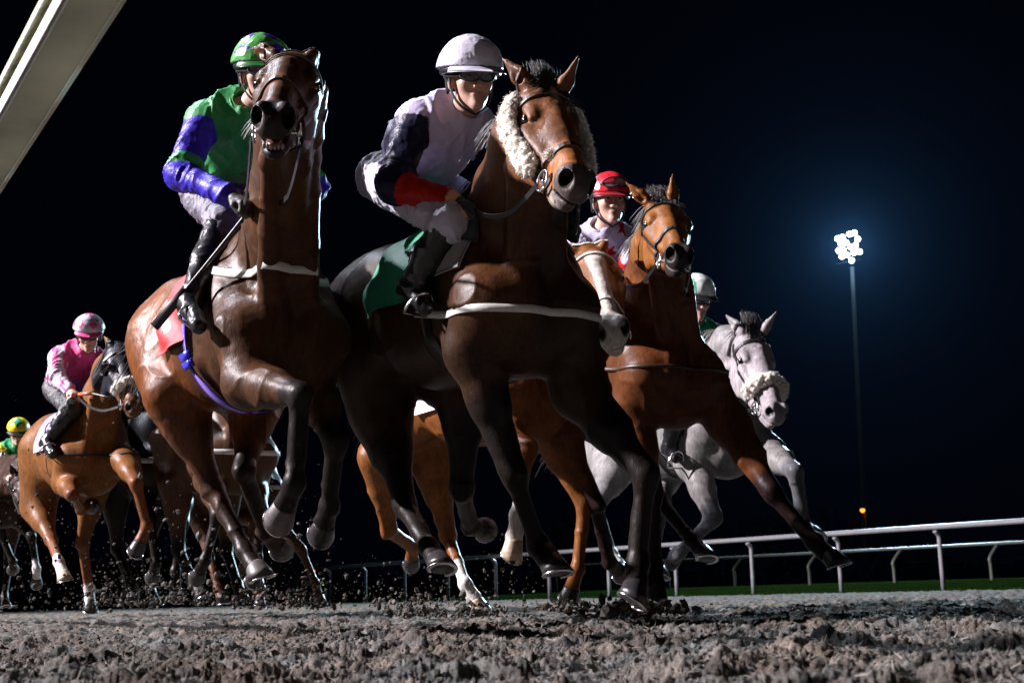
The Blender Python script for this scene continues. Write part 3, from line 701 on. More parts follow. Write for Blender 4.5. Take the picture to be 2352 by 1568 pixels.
    tor = rg(q1 * 15 + q2 * 4, q2 * 3.2, q3 * 6, 21, 4) * .022 + rg(q1 * 30 - q2 * 9, q2 * 7, q3 * 9, 22, 3) * .008 + rg(q1 * 9, q2 * 12 + q1 * 5, q3 * 5, 23, 4) * .012
    arm = np.zeros(len(V))
    for n_, (a_, b_) in enumerate(((sh['L'], el['L']), (sh['R'], el['R']), (el['L'], wr['L']), (el['R'], wr['R']))):
        m_ = i_ == n_ + 1; u_ = nrm(b_ - a_); v1 = nrm(np.cross(u_, fr)); v2 = np.cross(u_, v1); s_ = (V - a_) @ u_ + .05 * vnoise(V * 8, 50 + n_); x1 = (V - a_) @ v1; x2 = (V - a_) @ v2
        bend = np.exp(-((s_ - (np.linalg.norm(b_ - a_) if n_ < 2 else 0)) / .09) ** 2)
        w_ = rg(s_ * 20 + x1 * 17, x1 * 12 + s_ * 5, x2 * 12, 31 + n_, 3) * (.007 + .008 * bend) + rg(s_ * 42 - x1 * 26, x1 * 20, x2 * 20 + s_ * 12, 41 + n_, 2.5) * .003; arm[m_] = w_[m_]
    V = V + N_ * ((np.where(i_ == 0, tor, arm)) * k)[:, None] + N_ * ((vnoise(V * 7, 77) - .5) * .014 * k)[:, None]
    mesh('jacket', V, Fc, silk_m, root, col=jacket(V, j)); j.S = S
    mb = MB(); c = Nk + ax * .045 * k                                                   # stand collar
    for r_, o in ((.066, 0), ):
        pts = [c + (left * math.cos(q) + fr * math.sin(q)) * r_ * k for q in np.linspace(math.pi * .5 + .18, math.pi * 2.5 - .18, 30)]; ribbon(mb, pts, [nrm(p - c) for p in pts], .05 * k, .005)
    cc = jacket(np.array([Ch + fr * .1]), j)[0]; mb.C = [tuple(cc)] * len(mb.V); mb.build('collar', silk_m, root)
    # ---- breeches
    S = SDF(); S.ell(Pv, np.array([.145, .115, .120]) * k, np.array([left, fr, ax]), .05)
    for side, s in (('L', 1), ('R', -1)):
        S.cone(hp[side], kn[side], .100 * k, .062 * k, .06); S.ell(kn[side], np.ones(3) * .058 * k, None, .03); S.cone(kn[side], kn[side] + (an[side] - kn[side]) * .30, .064 * k, .055 * k, .03)
    V, Fc = S.mesh(vox); V = wrinkle(S, V, .013 * k, 9, 41, ax, Fc); V = wrinkle(S, V, .004 * k, 26, 47, None, Fc); bc = np.tile(np.array(breech, float), (len(V), 1)) if not callable(breech) else breech(V, j)
    mesh('breeches', V, Fc, breech_m, root, col=bc)
    # ---- boots
    for side, s in (('L', 1), ('R', -1)):
        S = SDF(); d = an[side] - kn[side]; td = nrm(to[side] - an[side]); dn = nrm(d); hz_ = nrm(-(-dn - td * (-dn @ td)))
        S.cone(kn[side] + d * .10, kn[side] + d * .5, .064 * k, .060 * k, .02); S.cone(kn[side] + d * .5, an[side], .060 * k, .045 * k, .02)
        S.cone(an[side] + dn * .02, to[side] + dn * .03 * k, .044 * k, .032 * k, .03); S.ell(an[side] + dn * .05 * k - td * .035 * k, np.ones(3) * .032 * k, None, .02)
        V, Fc = S.mesh(vox); V = wrinkle(S, V, .005 * k, 16, 61 + s, None, Fc); mesh('boot', V, Fc, boot_m, root)
        # stirrup iron and leather
        mb = MB(); c = an[side] + td * .09 * k; lat = nrm(np.cross(td, dn)); pts = [c + (lat * math.cos(q) * .055 - dn * (math.sin(q) * .075 - .06)) * k for q in np.linspace(-.3, math.pi + .3, 16)]
        pts.append(pts[0]); tube(mb, pts, .006 * k, 6); mb.build('stirrup', steel_m, root)
    # ---- gloves
    if glove is not None:
        for side, s in (('L', 1), ('R', -1)):
            S = SDF(); hd = nrm(wr[side] - el[side]); add_hand(S, wr[side], hd, nrm(-fr * .2 + np.array([0, 0, 1.])), -s, .0025, k); S.cone(wr[side] - hd * .03, wr[side], .033 * k, .030 * k, .008)
            V, Fc = S.mesh(min(.0045, vox * .8)); mesh('glove', V, Fc, principled('glove_cloth', attr=True, rough=.5, var=.2, scale=60, bump=.3), root, col=np.tile(np.array(glove if not isinstance(glove, dict) else glove[side]), (len(V), 1)))
    # ---- helmet with silk cap
    cs = cap_scale * k; S = SDF(); c0 = Hd + hu * .052 * k - hf * .004; S.ell(c0, np.array([.112, .132, .112]) * cs, HA, .01); S.ell(c0 - hf * .03 - hu * .02 * k, np.array([.109, .110, .105]) * cs, HA, .02)
    pn = nrm(hu + hf * .16); pc = Hd + hu * .046 * k; BA = np.array([hl, np.cross(pn, hl), pn]); S.ell(pc - pn * 1.0, np.array([50, 50, 1.0]), BA, .006, op=-1)
    V, Fc = S.mesh(.0042 if vox < .008 else .008); q = (V - c0) @ HA.T / cs; C = cap(q); below = ((V - pc) @ pn) < .006 * k; C[below] = band
    V = wrinkle(S, V, .0030 * k, 14, 81, None, Fc); V = wrinkle(S, V, .0010 * k, 60, 91, None, Fc)
    hel = mesh('helmet', V, Fc, capsilk_m, root, col=C)
    S = SDF(); S.ell(c0 - hu * .006 * k, np.array([.106, .126, .100]) * cs, HA, .01); S.ell(pc - pn * (1.0 + .022 * k), np.array([50, 50, 1.0]), BA, .006, op=-1); S.ell(pc + pn * (1.0 + .004), np.array([50, 50, 1.0]), BA, .006, op=-1)
    S.ell(Hd + hf * .10 * k - hu * .004 * k, np.array([.075, .06, .026]) * k, HA, .01, op=-1)
    S.cone(h(.086, -.02, .03), h(.084, -.03, -.03), .022 * k, .016 * k, .01, (hl, .5)); S.cone(h(-.086, -.02, .03), h(-.084, -.03, -.03), .022 * k, .016 * k, .01, (hl, .5)); S.ell(h(0, -.075, 0), np.array([.07, .03, .05]) * k, HA, .02)
    V, Fc = S.mesh(.0045 if vox < .008 else .008); mesh('helmet_rim', V, Fc, principled('helmet_shell', band, rough=.35, var=.1), hel)
    # peak
    mb = MB(); N = 22; V = []
    for i in range(N):
        a = math.pi * .5 + (i / (N - 1) - .5) * 2.0
        for jx, rr in enumerate((.0, .35, .7, 1.0)):
            e = peak_len * k * rr * (math.cos((i / (N - 1) - .5) * 2.6) ** .5 if abs((i / (N - 1) - .5) * 2.6) < 1.57 else 0); b = pc + BA[0] * math.cos(a) * (.106 * cs + e * .7) + nrm(hf - pn * (hf @ pn)) * math.sin(a) * (.124 * cs + e) - hf * .004
            V.append(b - pn * (.02 * rr * rr + .0) * k)
    m = 4; Fq = [(i * m + q_, (i + 1) * m + q_, (i + 1) * m + q_ + 1, i * m + q_ + 1) for i in range(N - 1) for q_ in range(m - 1)]; n0 = len(V)
    V = V + [v + pn * .004 for v in V]; Fq = [tuple(reversed(f)) for f in Fq] + [tuple(v + n0 for v in f) for f in Fq]; ed = [i * m + 3 for i in range(N)]
    Fq += [(ed[i], ed[i + 1], ed[i + 1] + n0, ed[i] + n0) for i in range(N - 1)]
    mb.add(V, Fq); mb.build('peak', principled('peak_%.2f_%.2f_%.2f' % tuple(peak), peak, rough=.35, var=.08), hel)
    # chin strap and goggles
    mb = MB(); 
    for s in (1, -1):
        pts = spline([h(s * .088, .01, .02), h(s * .080, .012, -.04), h(s * .052, .035, -.098), h(0, .05, -.132)], 14); ribbon(mb, pts, [hl * s - hu * .4] * 14, .017 * k, .004)
        pts = spline([h(s * .092, -.03, .02), h(s * .080, .0, -.035)], 8); ribbon(mb, pts, [hl * s] * 8, .014 * k, .004)
    mb.build('chin_strap', rubber_m, hel)
    if goggles:
        gz = .004 if goggles != 'up' else .075; gy = .0 if goggles != 'up' else .030
        N = 25; fr_ = []; 
        for t in np.linspace(0, 2 * math.pi, 41):
            x = .066 * math.cos(t); z = (.026 + .004 * abs(math.cos(t))) * math.sin(t) * (1 - .35 * math.exp(-(x / .012) ** 2) * (math.sin(t) < 0)); y = .112 - 3.4 * x * x * 2.0; fr_.append(h(x, y + gy, gz + z))
        mb = MB(); tube(mb, fr_, .0042 * k, 6, cap=False); g = mb.build('goggles', rubber_m, root)
        c = h(0, .108 + gy, gz); V = [c] + fr_[:-1]; n = len(V) - 1; Fl = [(0, 1 + i, 1 + (i + 1) % n) for i in range(n)]; V2 = V + [v - hf * .0015 for v in V]; Fl += [tuple(reversed([x + n + 1 for x in f])) for f in Fl]
        gm = MATS.get('goggle_lens')
        if gm is None:
            gm = bpy.data.materials.new('goggle_lens'); gm.use_nodes = True; b = gm.node_tree.nodes["Principled BSDF"]; b.inputs['Transmission Weight'].default_value = .85; b.inputs['Base Color'].default_value = (.55, .56, .62, 1); b.inputs['Roughness'].default_value = .04; b.inputs['IOR'].default_value = 1.25; MATS['goggle_lens'] = gm
        mesh('lens', V2, Fl, gm, g)
        mb = MB(); 
        for s in (1, -1):
            pts = spline([h(s * .064, .083 + gy, gz), h(s * .086, .04, gz + .01), h(s * .100, -.02, gz + .02)], 8); ribbon(mb, pts, [hl * s] * 8, .020 * k, .003)
        mb.build('strap', rubber_m, g)
    return j
# ---- silks
def near_part(V, j):
    ds = []
    for a, b, off in ((j.Pv, j.Ch, .135), (j.sh['L'], j.el['L'], .07), (j.sh['R'], j.el['R'], .07), (j.el['L'], j.wr['L'], .055), (j.el['R'], j.wr['R'], .055)):
        d, t = segdist(V, a, b); ds.append((d - off, t))
    i = np.argmin(np.stack([d for d, _ in ds]), 0); t = np.stack([t for _, t in ds])[i, np.arange(len(V))]
    return i, t
def fill(V, c): return np.tile(np.array(c, float), (len(V), 1))
def star2(u, v, n=5, r=1.0, inner=.42):
    a = np.arctan2(v, u) + math.pi / 2; rad = np.hypot(u, v) / r; q = (a % (2 * math.pi / n)) / (2 * math.pi / n); q = np.abs(q - .5) * 2   # 1 at the tips
    x = np.cos(math.pi / n * (1 - q)) * rad; y = np.sin(math.pi / n * (1 - q)) * rad      # folded coordinates, tip along x
    p2 = inner * np.array([math.cos(math.pi / n), math.sin(math.pi / n)]); e = p2 - np.array([1.0, 0])
    return ((x - 1) * e[1] - y * e[0]) * np.sign(e[1]) < 0
def rein(H, hands, mat=None, name='rein', bitx=.462, sides=(1, -1), sag=.06, w_=.018, col=None):
    mb = MB()
    for s, hnd in zip(sides, hands):
        a = H.h(bitx, s * .074, -.135); b = np.asarray(hnd); m1 = a * .65 + b * .35 - np.array([0, 0, sag]); m2 = a * .3 + b * .7 - np.array([0, 0, sag * .9])
        # keep the rein outside the neck
        pts = spline([a, m1, m2, b], 16); out = []
        for p in pts:
            f = float(H.S.ev(p[None])[0])
            if f < .012: g = H.S.grad(p[None])[0]; p = p + g * (.014 - f)
            out.append(p)
        ribbon(mb, out, [H.nside * s] * len(out), w_, .004)
    return mb.build(name, mat or leather_m, H.root, smooth=False)
# ================================================================ the setting
SAND_COL = [(.032, .031, .030), (.104, .098, .091), (.215, .202, .186)]
TD = nrm([.60, -1, 0])                                             # racing direction: towards the camera and to the right
def ground_mat(name, fibre=True):
    m = bpy.data.materials.new(name); m.use_nodes = True; n = m.node_tree.nodes; l = m.node_tree.links; b = n["Principled BSDF"]
    tc = n.new("ShaderNodeTexCoord"); n1 = n.new("ShaderNodeTexNoise"); n1.inputs['Scale'].default_value = 9; n1.inputs['Detail'].default_value = 9; n1.inputs['Roughness'].default_value = .72
    l.new(tc.outputs['Object'], n1.inputs[0]); cr = n.new("ShaderNodeValToRGB"); e = cr.color_ramp.elements
    e[0].position = .34; e[0].color = (*SAND_COL[0], 1); e[1].position = .68; e[1].color = (*SAND_COL[2], 1); x = e.new(.5); x.color = (*SAND_COL[1], 1)
    l.new(n1.outputs[0], cr.inputs[0]); n3 = n.new("ShaderNodeTexNoise"); n3.inputs['Scale'].default_value = 260; n3.inputs['Detail'].default_value = 4; l.new(tc.outputs['Object'], n3.inputs[0])
    mr = n.new("ShaderNodeMapRange"); mr.inputs[1].default_value = .3; mr.inputs[2].default_value = .7; mr.inputs[3].default_value = .55; mr.inputs[4].default_value = 1.5; l.new(n3.outputs[0], mr.inputs[0])
    mu = n.new("ShaderNodeMix"); mu.data_type = 'RGBA'; mu.blend_type = 'MULTIPLY'; mu.inputs[0].default_value = 1; l.new(cr.outputs[0], mu.inputs[6]); l.new(mr.outputs[0], mu.inputs[7])
    n4 = n.new("ShaderNodeTexNoise"); n4.inputs['Scale'].default_value = 3; n4.inputs['Detail'].default_value = 6; l.new(tc.outputs['Object'], n4.inputs[0])
    m2 = n.new("ShaderNodeMix"); m2.data_type = 'RGBA'; m2.blend_type = 'MULTIPLY'; m2.inputs[0].default_value = .6; l.new(mu.outputs[2], m2.inputs[6])
    c2 = n.new("ShaderNodeValToRGB"); c2.color_ramp.elements[0].position = .4; c2.color_ramp.elements[0].color = (1, .78, .62, 1); c2.color_ramp.elements[1].position = .6; c2.color_ramp.elements[1].color = (.85, .95, 1, 1); l.new(n4.outputs[0], c2.inputs[0]); l.new(c2.outputs[0], m2.inputs[7])
    l.new(m2.outputs[2], b.inputs['Base Color']); b.inputs['Roughness'].default_value = 1; b.inputs['Specular IOR Level'].default_value = .05
    n2 = n.new("ShaderNodeTexNoise"); n2.inputs['Scale'].default_value = 150; n2.inputs['Detail'].default_value = 6; n2.inputs['Roughness'].default_value = .7; l.new(tc.outputs['Object'], n2.inputs[0])
    bp = n.new("ShaderNodeBump"); bp.inputs['Strength'].default_value = .9; bp.inputs['Distance'].default_value = .006; l.new(n2.outputs[0], bp.inputs['Height']); l.new(bp.outputs[0], b.inputs['Normal'])
    return m
sand = ground_mat("sand_fibre_surface")
# ground: one big grassed sheet, the sanded track as a sheet above it
mb = MB(); mb.add([(-600, -100, -.09), (600, -100, -.09), (600, 900, -.09), (-600, 900, -.09)], [(0, 1, 2, 3)])
props(mb.build('ground', principled('infield_turf', (.006, .015, .003), rough=1, spec=0, var=.4, scale=3, bump=.6, bscale=20, bdist=.03)), kind='structure')
# outer rail line (fence A) passes the point A0 and runs along FD
def groundpt(px, d): return onz(px, d, 0.0)
A0 = groundpt(2167, 25.5); A1 = groundpt(672, 48.0); FD = nrm([A1[0] - A0[0], A1[1] - A0[1], 0]); FN = np.array([-FD[1], FD[0], 0]); FN = FN if FN @ np.array([1., 1, 0]) > 0 else -FN
def clod_height(X, Y, dist):
    r = 0
    base = .008 + noise2(X * 1.3, Y * 1.3, 1) * .012 + noise2(X * 3.1 + 9, Y * 3.1, 2) * .010
    b4 = noise2(X * 95, Y * 95, 6); b5 = noise2(X * 210, Y * 210, 7); b6 = noise2(X * 420, Y * 420, 8)
    fade = lambda w0: np.clip(1.6 - dist * w0, 0.0, 1)
    f1 = noise2(X * 6.1, Y * 6.1, 13); f2 = noise2(X * 13 + 3, Y * 13, 14); f3 = noise2(X * 27, Y * 27, 15); f4 = noise2(X * 55, Y * 55 + 5, 16)
    lump = np.maximum(f2 * .6 + f1 * .4 - .42, 0) * 1.7
    h = base + f1 * .014 + lump * .030 + (f3 - .4) * .024 * (.5 + f1) + (f4 - .5) * .015 * fade(.05) + (b4 - .5) * .011 * fade(.08) + (b5 - .5) * .008 * fade(.12) + (b6 - .5) * .005 * fade(.3) - .006
    return h - .055
na, nr = 1350, 950
ang = np.linspace(R(-38), R(38), na); rad = .75 * (46 / .75) ** (np.linspace(0, 1, nr) ** 1.0)
Ag, Rg = np.meshgrid(ang, rad); X = np.sin(Ag) * Rg; Y = np.cos(Ag) * Rg
Z = clod_height(X, Y, Rg)
# keep sand on the track side of the outer rail
side = (X - A0[0]) * FN[0] + (Y - A0[1]) * FN[1]; 
Vg = np.stack([X, Y, Z], -1).reshape(-1, 3); I = np.arange(na * nr).reshape(nr, na); Fg = np.stack([I[:-1, :-1], I[:-1, 1:], I[1:, 1:], I[1:, :-1]], -1).reshape(-1, 4)
keep = (side.ravel()[Fg] < -.5).all(1); Vg, Fg = compact(Vg, Fg, keep)
props(mesh('track', Vg, Fg, sand), kind='structure')
# coarse sheet of the same track outside that patch
mb = MB(); e0 = A0 - FN * .5; q = [e0 - FD * 90, e0 + FD * 260, e0 + FD * 260 - FN * 60, e0 - FD * 90 - FN * 60]; mb.add([(p[0], p[1], -.062) for p in q], [(0, 1, 2, 3)])
props(mb.build('track_bed', sand), kind='structure')
# grass verges between the rails
mb = MB(); 
def strip(o0, o1, z, z1, a=-90, b=260): return [tuple((A0 + FN * o + FD * t)[:2]) + (zz,) for o, t, zz in ((o0, a, z), (o0, b, z), (o1, b, z1), (o1, a, z1))]
mb.add(strip(-.5, 10, -.012, .22), [(0, 1, 2, 3)]); mb.add(strip(10, 40, .22, .42), [(0, 1, 2, 3)])
props(mb.build('verge', principled('mown_grass', (.0065, .015, .0025), rough=1, spec=0, var=.35, scale=2.5, bump=1, bscale=40, bdist=.05)), kind='structure')
mb = MB(); rs = np.random.default_rng(5)
for i in range(9000):
    t = rs.uniform(-22, 40); o = rs.uniform(-.5, 1.0) if i % 2 else rs.uniform(-.5, 9); p = A0 + FN * o + FD * t; hh = rs.uniform(.03, .07); d = rs.normal(0, .02, 2); a_ = rs.uniform(0, 6.28); wx, wy = math.cos(a_) * .008, math.sin(a_) * .008
    mb.add([(p[0] - wx, p[1] - wy, -.02), (p[0] + wx, p[1] + wy, -.02), (p[0] + d[0], p[1] + d[1], hh + .022 * o)], [(0, 1, 2)])
props(mb.build('grass_blades', principled('grass_blade', (.012, .028, .005), rough=1, spec=0, var=.3, scale=5), smooth=False), 'short green grass tufts along the edge of the track', 'grass', kind='stuff')

# fences -----------------------------------------------------------
plastic = principled('white_rail_plastic', (.20, .20, .215), rough=.45, var=.12, scale=8)
plastic2 = principled('weathered_rail_plastic', (.075, .082, .072), rough=.5, var=.15, scale=8)
plastic_far = principled('far_rail_plastic', (.03, .035, .033), rough=.5, var=.15, scale=8)
def rail_fence(name, label, base, spacing, i0, i1, hgt, rr, mat, cane=.28, post_r=.045, goose=False, lean=0):
    root = empty(name, tuple(base), label, 'fence', 'running rails round the track')
    pr = []
    for i in range(i0, i1):
        p = base + FD * spacing * i; p[2] = 0
        top = p + np.array([0, 0, hgt - rr]); out = -FN
        if goose: pts = [p, p + np.array([0, 0, hgt * .52]), p + np.array([0, 0, hgt * .66]) + out * .02, p + np.array([0, 0, hgt * .86]) - out * .0 + FN * .22, top + FN * .36]
        else: pts = [p, p + np.array([0, 0, hgt * .70]), p + np.array([0, 0, hgt * .84]) + FN * .0, top - np.array([0, 0, rr * .6]) - FN * cane * .45, top + np.array([0, 0, -.0]) - FN * cane]
        mb = MB(); tube(mb, spline(pts, 10), post_r, 8); mb.build('post', mat, root)
    off = FN * .36 if goose else -FN * cane
    a = base + FD * spacing * (i0 - .4) + off; b = base + FD * spacing * (i1 - .6) + off; n = 24
    mb = MB(); pts = [a + (b - a) * t + np.array([0, 0, hgt]) for t in np.linspace(0, 1, n)]
    tube(mb, pts, rr, 10, flat=((0, 0, 1), .75)); mb.build('rail', mat, root)
    return root
rail_fence('running_rail', 'nearer white plastic running rail on straight posts behind the grey horse', A0.copy(), 2.54, -5, 14, 1.22, .075, plastic, cane=.12)
B0 = groundpt(2280, 34.5)
rail_fence('running_rail', 'second grey running rail on bent gooseneck posts across the grass', B0.copy(), 3.15, -4, 16, 1.15, .06, plastic2, goose=True, post_r=.05)
C0 = groundpt(2218 * 1.0, 62)
rail_fence('running_rail', 'farthest dim running rail with thin posts on the dark infield', C0.copy(), 5.6, -3, 14, 1.2, .05, plastic_far, goose=True, post_r=.05)
# far plastic barriers on the infield
def barrier(px, d, wd, hgt, label, colr):
    c = groundpt(px, d); root = empty('crowd_barrier', tuple(c), label, 'barrier', 'small barriers on the infield'); ax = FD; m = principled('barrier_paint_%.2f' % colr[0], colr, rough=.5)
    for t in (-.5, -.17, .17, .5): mb = MB(); tube(mb, [c + ax * wd * t, c + ax * wd * t + np.array([0, 0, hgt])], .05, 6); mb.build('post', m, root)
    mb = MB(); tube(mb, [c - ax * wd * .5 + np.array([0, 0, hgt]), c + ax * wd * .5 + np.array([0, 0, hgt])], .06, 6); mb.build('top_bar', m, root)
barrier(2095, 58, 2.4, 1.1, 'pale green barrier behind the gooseneck posts at the right', (.045, .06, .06))
barrier(1635, 66, 1.6, 1.0, 'small grey barrier between the white posts near the centre', (.04, .05, .05))
barrier(95, 60, 3.4, 1.2, 'bluish barrier low at the far left behind the horse legs', (.04, .05, .09))

# near running rail over the camera --------------------------------
zr = 1.13; VP = ray(-629, 1386); RD = nrm([VP[0], VP[1], 0]); u = ray(283, 0); t = (zr - CAM[2]) / u[2]; E1 = CAM + u * t   # right lower edge passes here
u2 = ray(158, 0); t2 = (zr - CAM[2]) / u2[2]; E2 = CAM + u2 * t2
side_v = np.array([RD[1], -RD[0], 0]); side_v = side_v if side_v @ (E1 - E2) > 0 else -side_v; wid = (E1 - E2) @ side_v
root = empty('running_rail', (E1[0], E1[1], 0), 'weathered off-white plastic running rail overhead at the top left corner', 'rail')
def prism(prof, name, mat, y0=-3.2, y1=60, n=30):
    V = []; m = len(prof)
    for y in np.linspace(y0, y1, n):
        for a, b in prof: V.append(E1 + RD * y + side_v * a + np.array([0, 0, b]))
    Fc = [(i * m + k_, i * m + (k_ + 1) % m, (i + 1) * m + (k_ + 1) % m, (i + 1) * m + k_) for i in range(n - 1) for k_ in range(m)] + [tuple(range(m - 1, -1, -1)), tuple((n - 1) * m + k_ for k_ in range(m))]
    return mesh(name, V, Fc, mat, root, smooth=False)
railm = principled('weathered_rail_underside', (.50, .52, .38), rough=.6, var=.35, scale=3.5, bump=.2, bscale=60, bdist=.003)
wv = wid; q_ = wid
prism([(0, 0), (.10 * q_, .06 * q_), (.12 * q_, .5 * q_), (-.5 * q_, .9 * q_), (-wv, .8 * q_), (-wv, 0)], 'rail_body', railm)
lipm = principled('clean_rail_lip', (.85, .88, .86), rough=.4, var=.08)
def strip_px(xa, xb, name, mat, dz0=0, dz1=0, thick=.2):
    # long strip whose two lower edges are seen through columns xa and xb at the top of the frame; dz drops it below the beam
    pa, pb = [ray(x, 0) for x in (xa, xb)]
    za, zb = zr + dz0 * q_, zr + dz1 * q_; A = CAM + pa * ((za - CAM[2]) / pa[2]); B_ = CAM + pb * ((zb - CAM[2]) / pb[2])
    oa = (A - E1) @ side_v; ob = (B_ - E1) @ side_v
    return prism([(oa, dz0 * q_), (ob, dz1 * q_), (ob - .02 * q_, (dz1 + thick) * q_), (oa + .02 * q_, (dz0 + thick) * q_)], name, mat)
strip_px(277, 286, 'bright_lip', lipm, -.05, .09, .1)
strip_px(147, 158, 'bright_lip', lipm, -.34, -.46, .4)
strip_px(135, 142, 'bright_lip', lipm, -.34, -.42, .3)
strip_px(142, 147, 'groove', principled('rail_groove', (.3, .28, .27), rough=.7), -.42, -.42, .1)
algm = principled('algae_stained_rail', (.42, .43, .24), rough=.6, var=.55, scale=14, bump=.3, bscale=80)
strip_px(102, 133, 'rail_edge', algm, .10, .28, .3); strip_px(99, 102.5, 'bright_lip', lipm, .06, .10, .1)
for yy in (14, 26, 38):
    p = E1 + RD * yy - side_v * wv * .5; p[2] = 0; mb = MB(); tube(mb, [p, p + np.array([0, 0, 1.1])], .05, 10); mb.build('post', railm, root)

# floodlight mast in view ------------------------------------------
mast_d = RIM_D; MB0 = groundpt(1992, mast_d); MT = P(1957, 612, mast_d)
root = empty('floodlight_mast', tuple(MB0), 'tall floodlight mast with a cluster of glaring white lamps', 'floodlight')
mb = MB(); tube(mb, [MB0 + (MT - MB0) * t for t in np.linspace(0, 1, 12)], list(np.linspace(.20, .11, 12)), 10); mb.build('mast', principled('galvanised_steel', (.16, .17, .20), rough=.6), root)
lamp_px = [(1924, 548), (1935, 545), (1932, 559.5), (1943, 557), (1926.5, 575.5), (1937, 574), (1934, 589), (1945, 585), (1951, 538), (1962, 535), (1970, 549), (1954, 567), (1965, 563), (1961, 580), (1974, 578), (1956, 598)]
glow = principled('lit_floodlight_glass', (1, 1, 1), emit=((.80, .95, 1.0), 22)); hous = principled('lamp_housing', (.05, .05, .055), rough=.5)
for px, py in lamp_px:
    c = P(px, py, mast_d - .3); to_c = nrm(CAM + np.array([0, 5., 0]) - c); a = nrm(np.cross(to_c, [0, 0, 1.])); b = np.cross(a, to_c)
    V = []; N = 16
    for rr, dd in ((.08, -.22), (.145, -.07), (.155, 0.0)):
        for i in range(N): V.append(c + to_c * dd + (a * math.cos(6.2832 * i / N) + b * math.sin(6.2832 * i / N)) * rr)
    mb = MB(); mb.add(V, [(j * N + i, j * N + (i + 1) % N, (j + 1) * N + (i + 1) % N, (j + 1) * N + i) for j in range(2) for i in range(N)] + [tuple(range(N))]); ho = mb.build('lamp_housing', hous, root)
    mb = MB(); V = [c + to_c * .03] + [c + to_c * .006 + (a * math.cos(6.2832 * i / N) + b * math.sin(6.2832 * i / N)) * .145 for i in range(N)]; mb.add(V, [(0, 1 + i, 1 + (i + 1) % N) for i in range(N)]); mb.build('lamp_glass', glow, ho)
mb = MB()
for y in (552, 582, 600): tube(mb, [P(1922, y + 6, mast_d), P(1976, y - 4, mast_d)], .04, 6)
mb.build('crossarm', hous, root)
rimc = P(1950, 566, mast_d - 1.0)
spot('floodlight_lamp', rimc, (0.4, 6.5, 1.0), 1.0, .6, 70, (.55, .84, 1.0), .7)
gl = bpy.data.lights.new('floodlight_spill', 'POINT'); go = bpy.data.objects.new('floodlight_spill', gl); sc.collection.objects.link(go); gl.energy = 220; gl.color = (.6, .85, 1.0); gl.shadow_soft_size = .5; go.location = tuple(P(1955, 572, mast_d - 1.6))
# key floodlight mast, standing off to the left beyond the frame
kp = np.array(KEY_POS); root = empty('floodlight_mast', (kp[0], kp[1], 0), 'floodlight mast beyond the left side lighting the field of horses', 'floodlight')
mb = MB(); tube(mb, [(kp[0] - .4, kp[1], 0), (kp[0] - .4, kp[1], kp[2] + .5)], [.2, .12], 10); mb.build('mast', MATS['galvanised_steel'], root)
mb = MB(); box(mb, kp + np.array([-.35, 0, .2]), np.array([.05, 0, 0]), np.array([0, 1.0, 0]), np.array([0, 0, .8])); mb.build('lamp_housing', hous, root)
spot('key_floodlight', KEY_POS, (-.2, 6.6, 1.2), 3.7, .8, 80, (1.0, .92, .97), .45)
KP2 = (-19.0, 20.0, 30.0)  # unseen second lamp and its mast, added to brighten tops and backs
root = empty('floodlight_mast', (KP2[0], KP2[1], 0), 'unseen second floodlight mast added behind the field beyond the left side for extra light', 'floodlight')
mb = MB(); tube(mb, [(KP2[0] - .4, KP2[1] + .4, 0), (KP2[0] - .4, KP2[1] + .4, KP2[2] + .5)], [.2, .12], 10); mb.build('mast', MATS['galvanised_steel'], root)
mb = MB(); box(mb, np.array(KP2) + np.array([-.3, .3, .2]), np.array([.05, .05, 0]), np.array([-.7, .7, 0]), np.array([0, 0, .8])); mb.build('lamp_housing', hous, root)
spot('added_back_light', KP2, (-.2, 6.6, 1.2), .9, .8, 60, (.84, .88, 1.0), .45)

# small distant lamps ----------------------------------------------
def street_lamp(px, py, d, label, colr, st, r=.12, pole=True, cat='lamp'):
    c = P(px, py, d); root = empty('street_lamp', (c[0], c[1], 0), label, cat, 'small coloured lamps in the distance'); mb = MB()
    tube(mb, [(c[0] + r, c[1], 0), (c[0] + r, c[1], c[2] - r)], .05, 6); mb.build('pole', hous, root)
    mb = MB(); mb.add(*ballmesh(c + np.array([0, 0, r * .9]), (r * 1.3, r * 1.3, r * .5), 10, 4)); mb.build('lamp_shade', hous, root)
    mb = MB(); mb.add(*ballmesh(c, r, 12, 8)); mb.build('lamp', principled('lit_lamp_%d_%d' % (px, py), (1, 1, 1), emit=(colr, st)), root)
street_lamp(1981, 1171, 64, 'orange lamp glowing low beside the foot of the floodlight mast', (1, .13, .01), 6, .12)
street_lamp(1600, 1254, 90, 'tiny yellow-orange lamp just above the middle of the running rail', (1, .35, .03), 10, .08)
street_lamp(716, 1331, 70, 'amber lamp low between the horse legs at left', (1, .28, .02), 10, .09)
street_lamp(720, 1309, 75, 'red lamp above the amber one between the horse legs', (1, .05, .02), 8, .09)
street_lamp(744, 1341, 72, 'small green-yellow lamp low beside the amber one', (.5, .9, .1), 3, .07)
street_lamp(340, 1341, 72, 'dim red lamp low among the legs of the far left horses', (1, .06, .03), 3, .06)
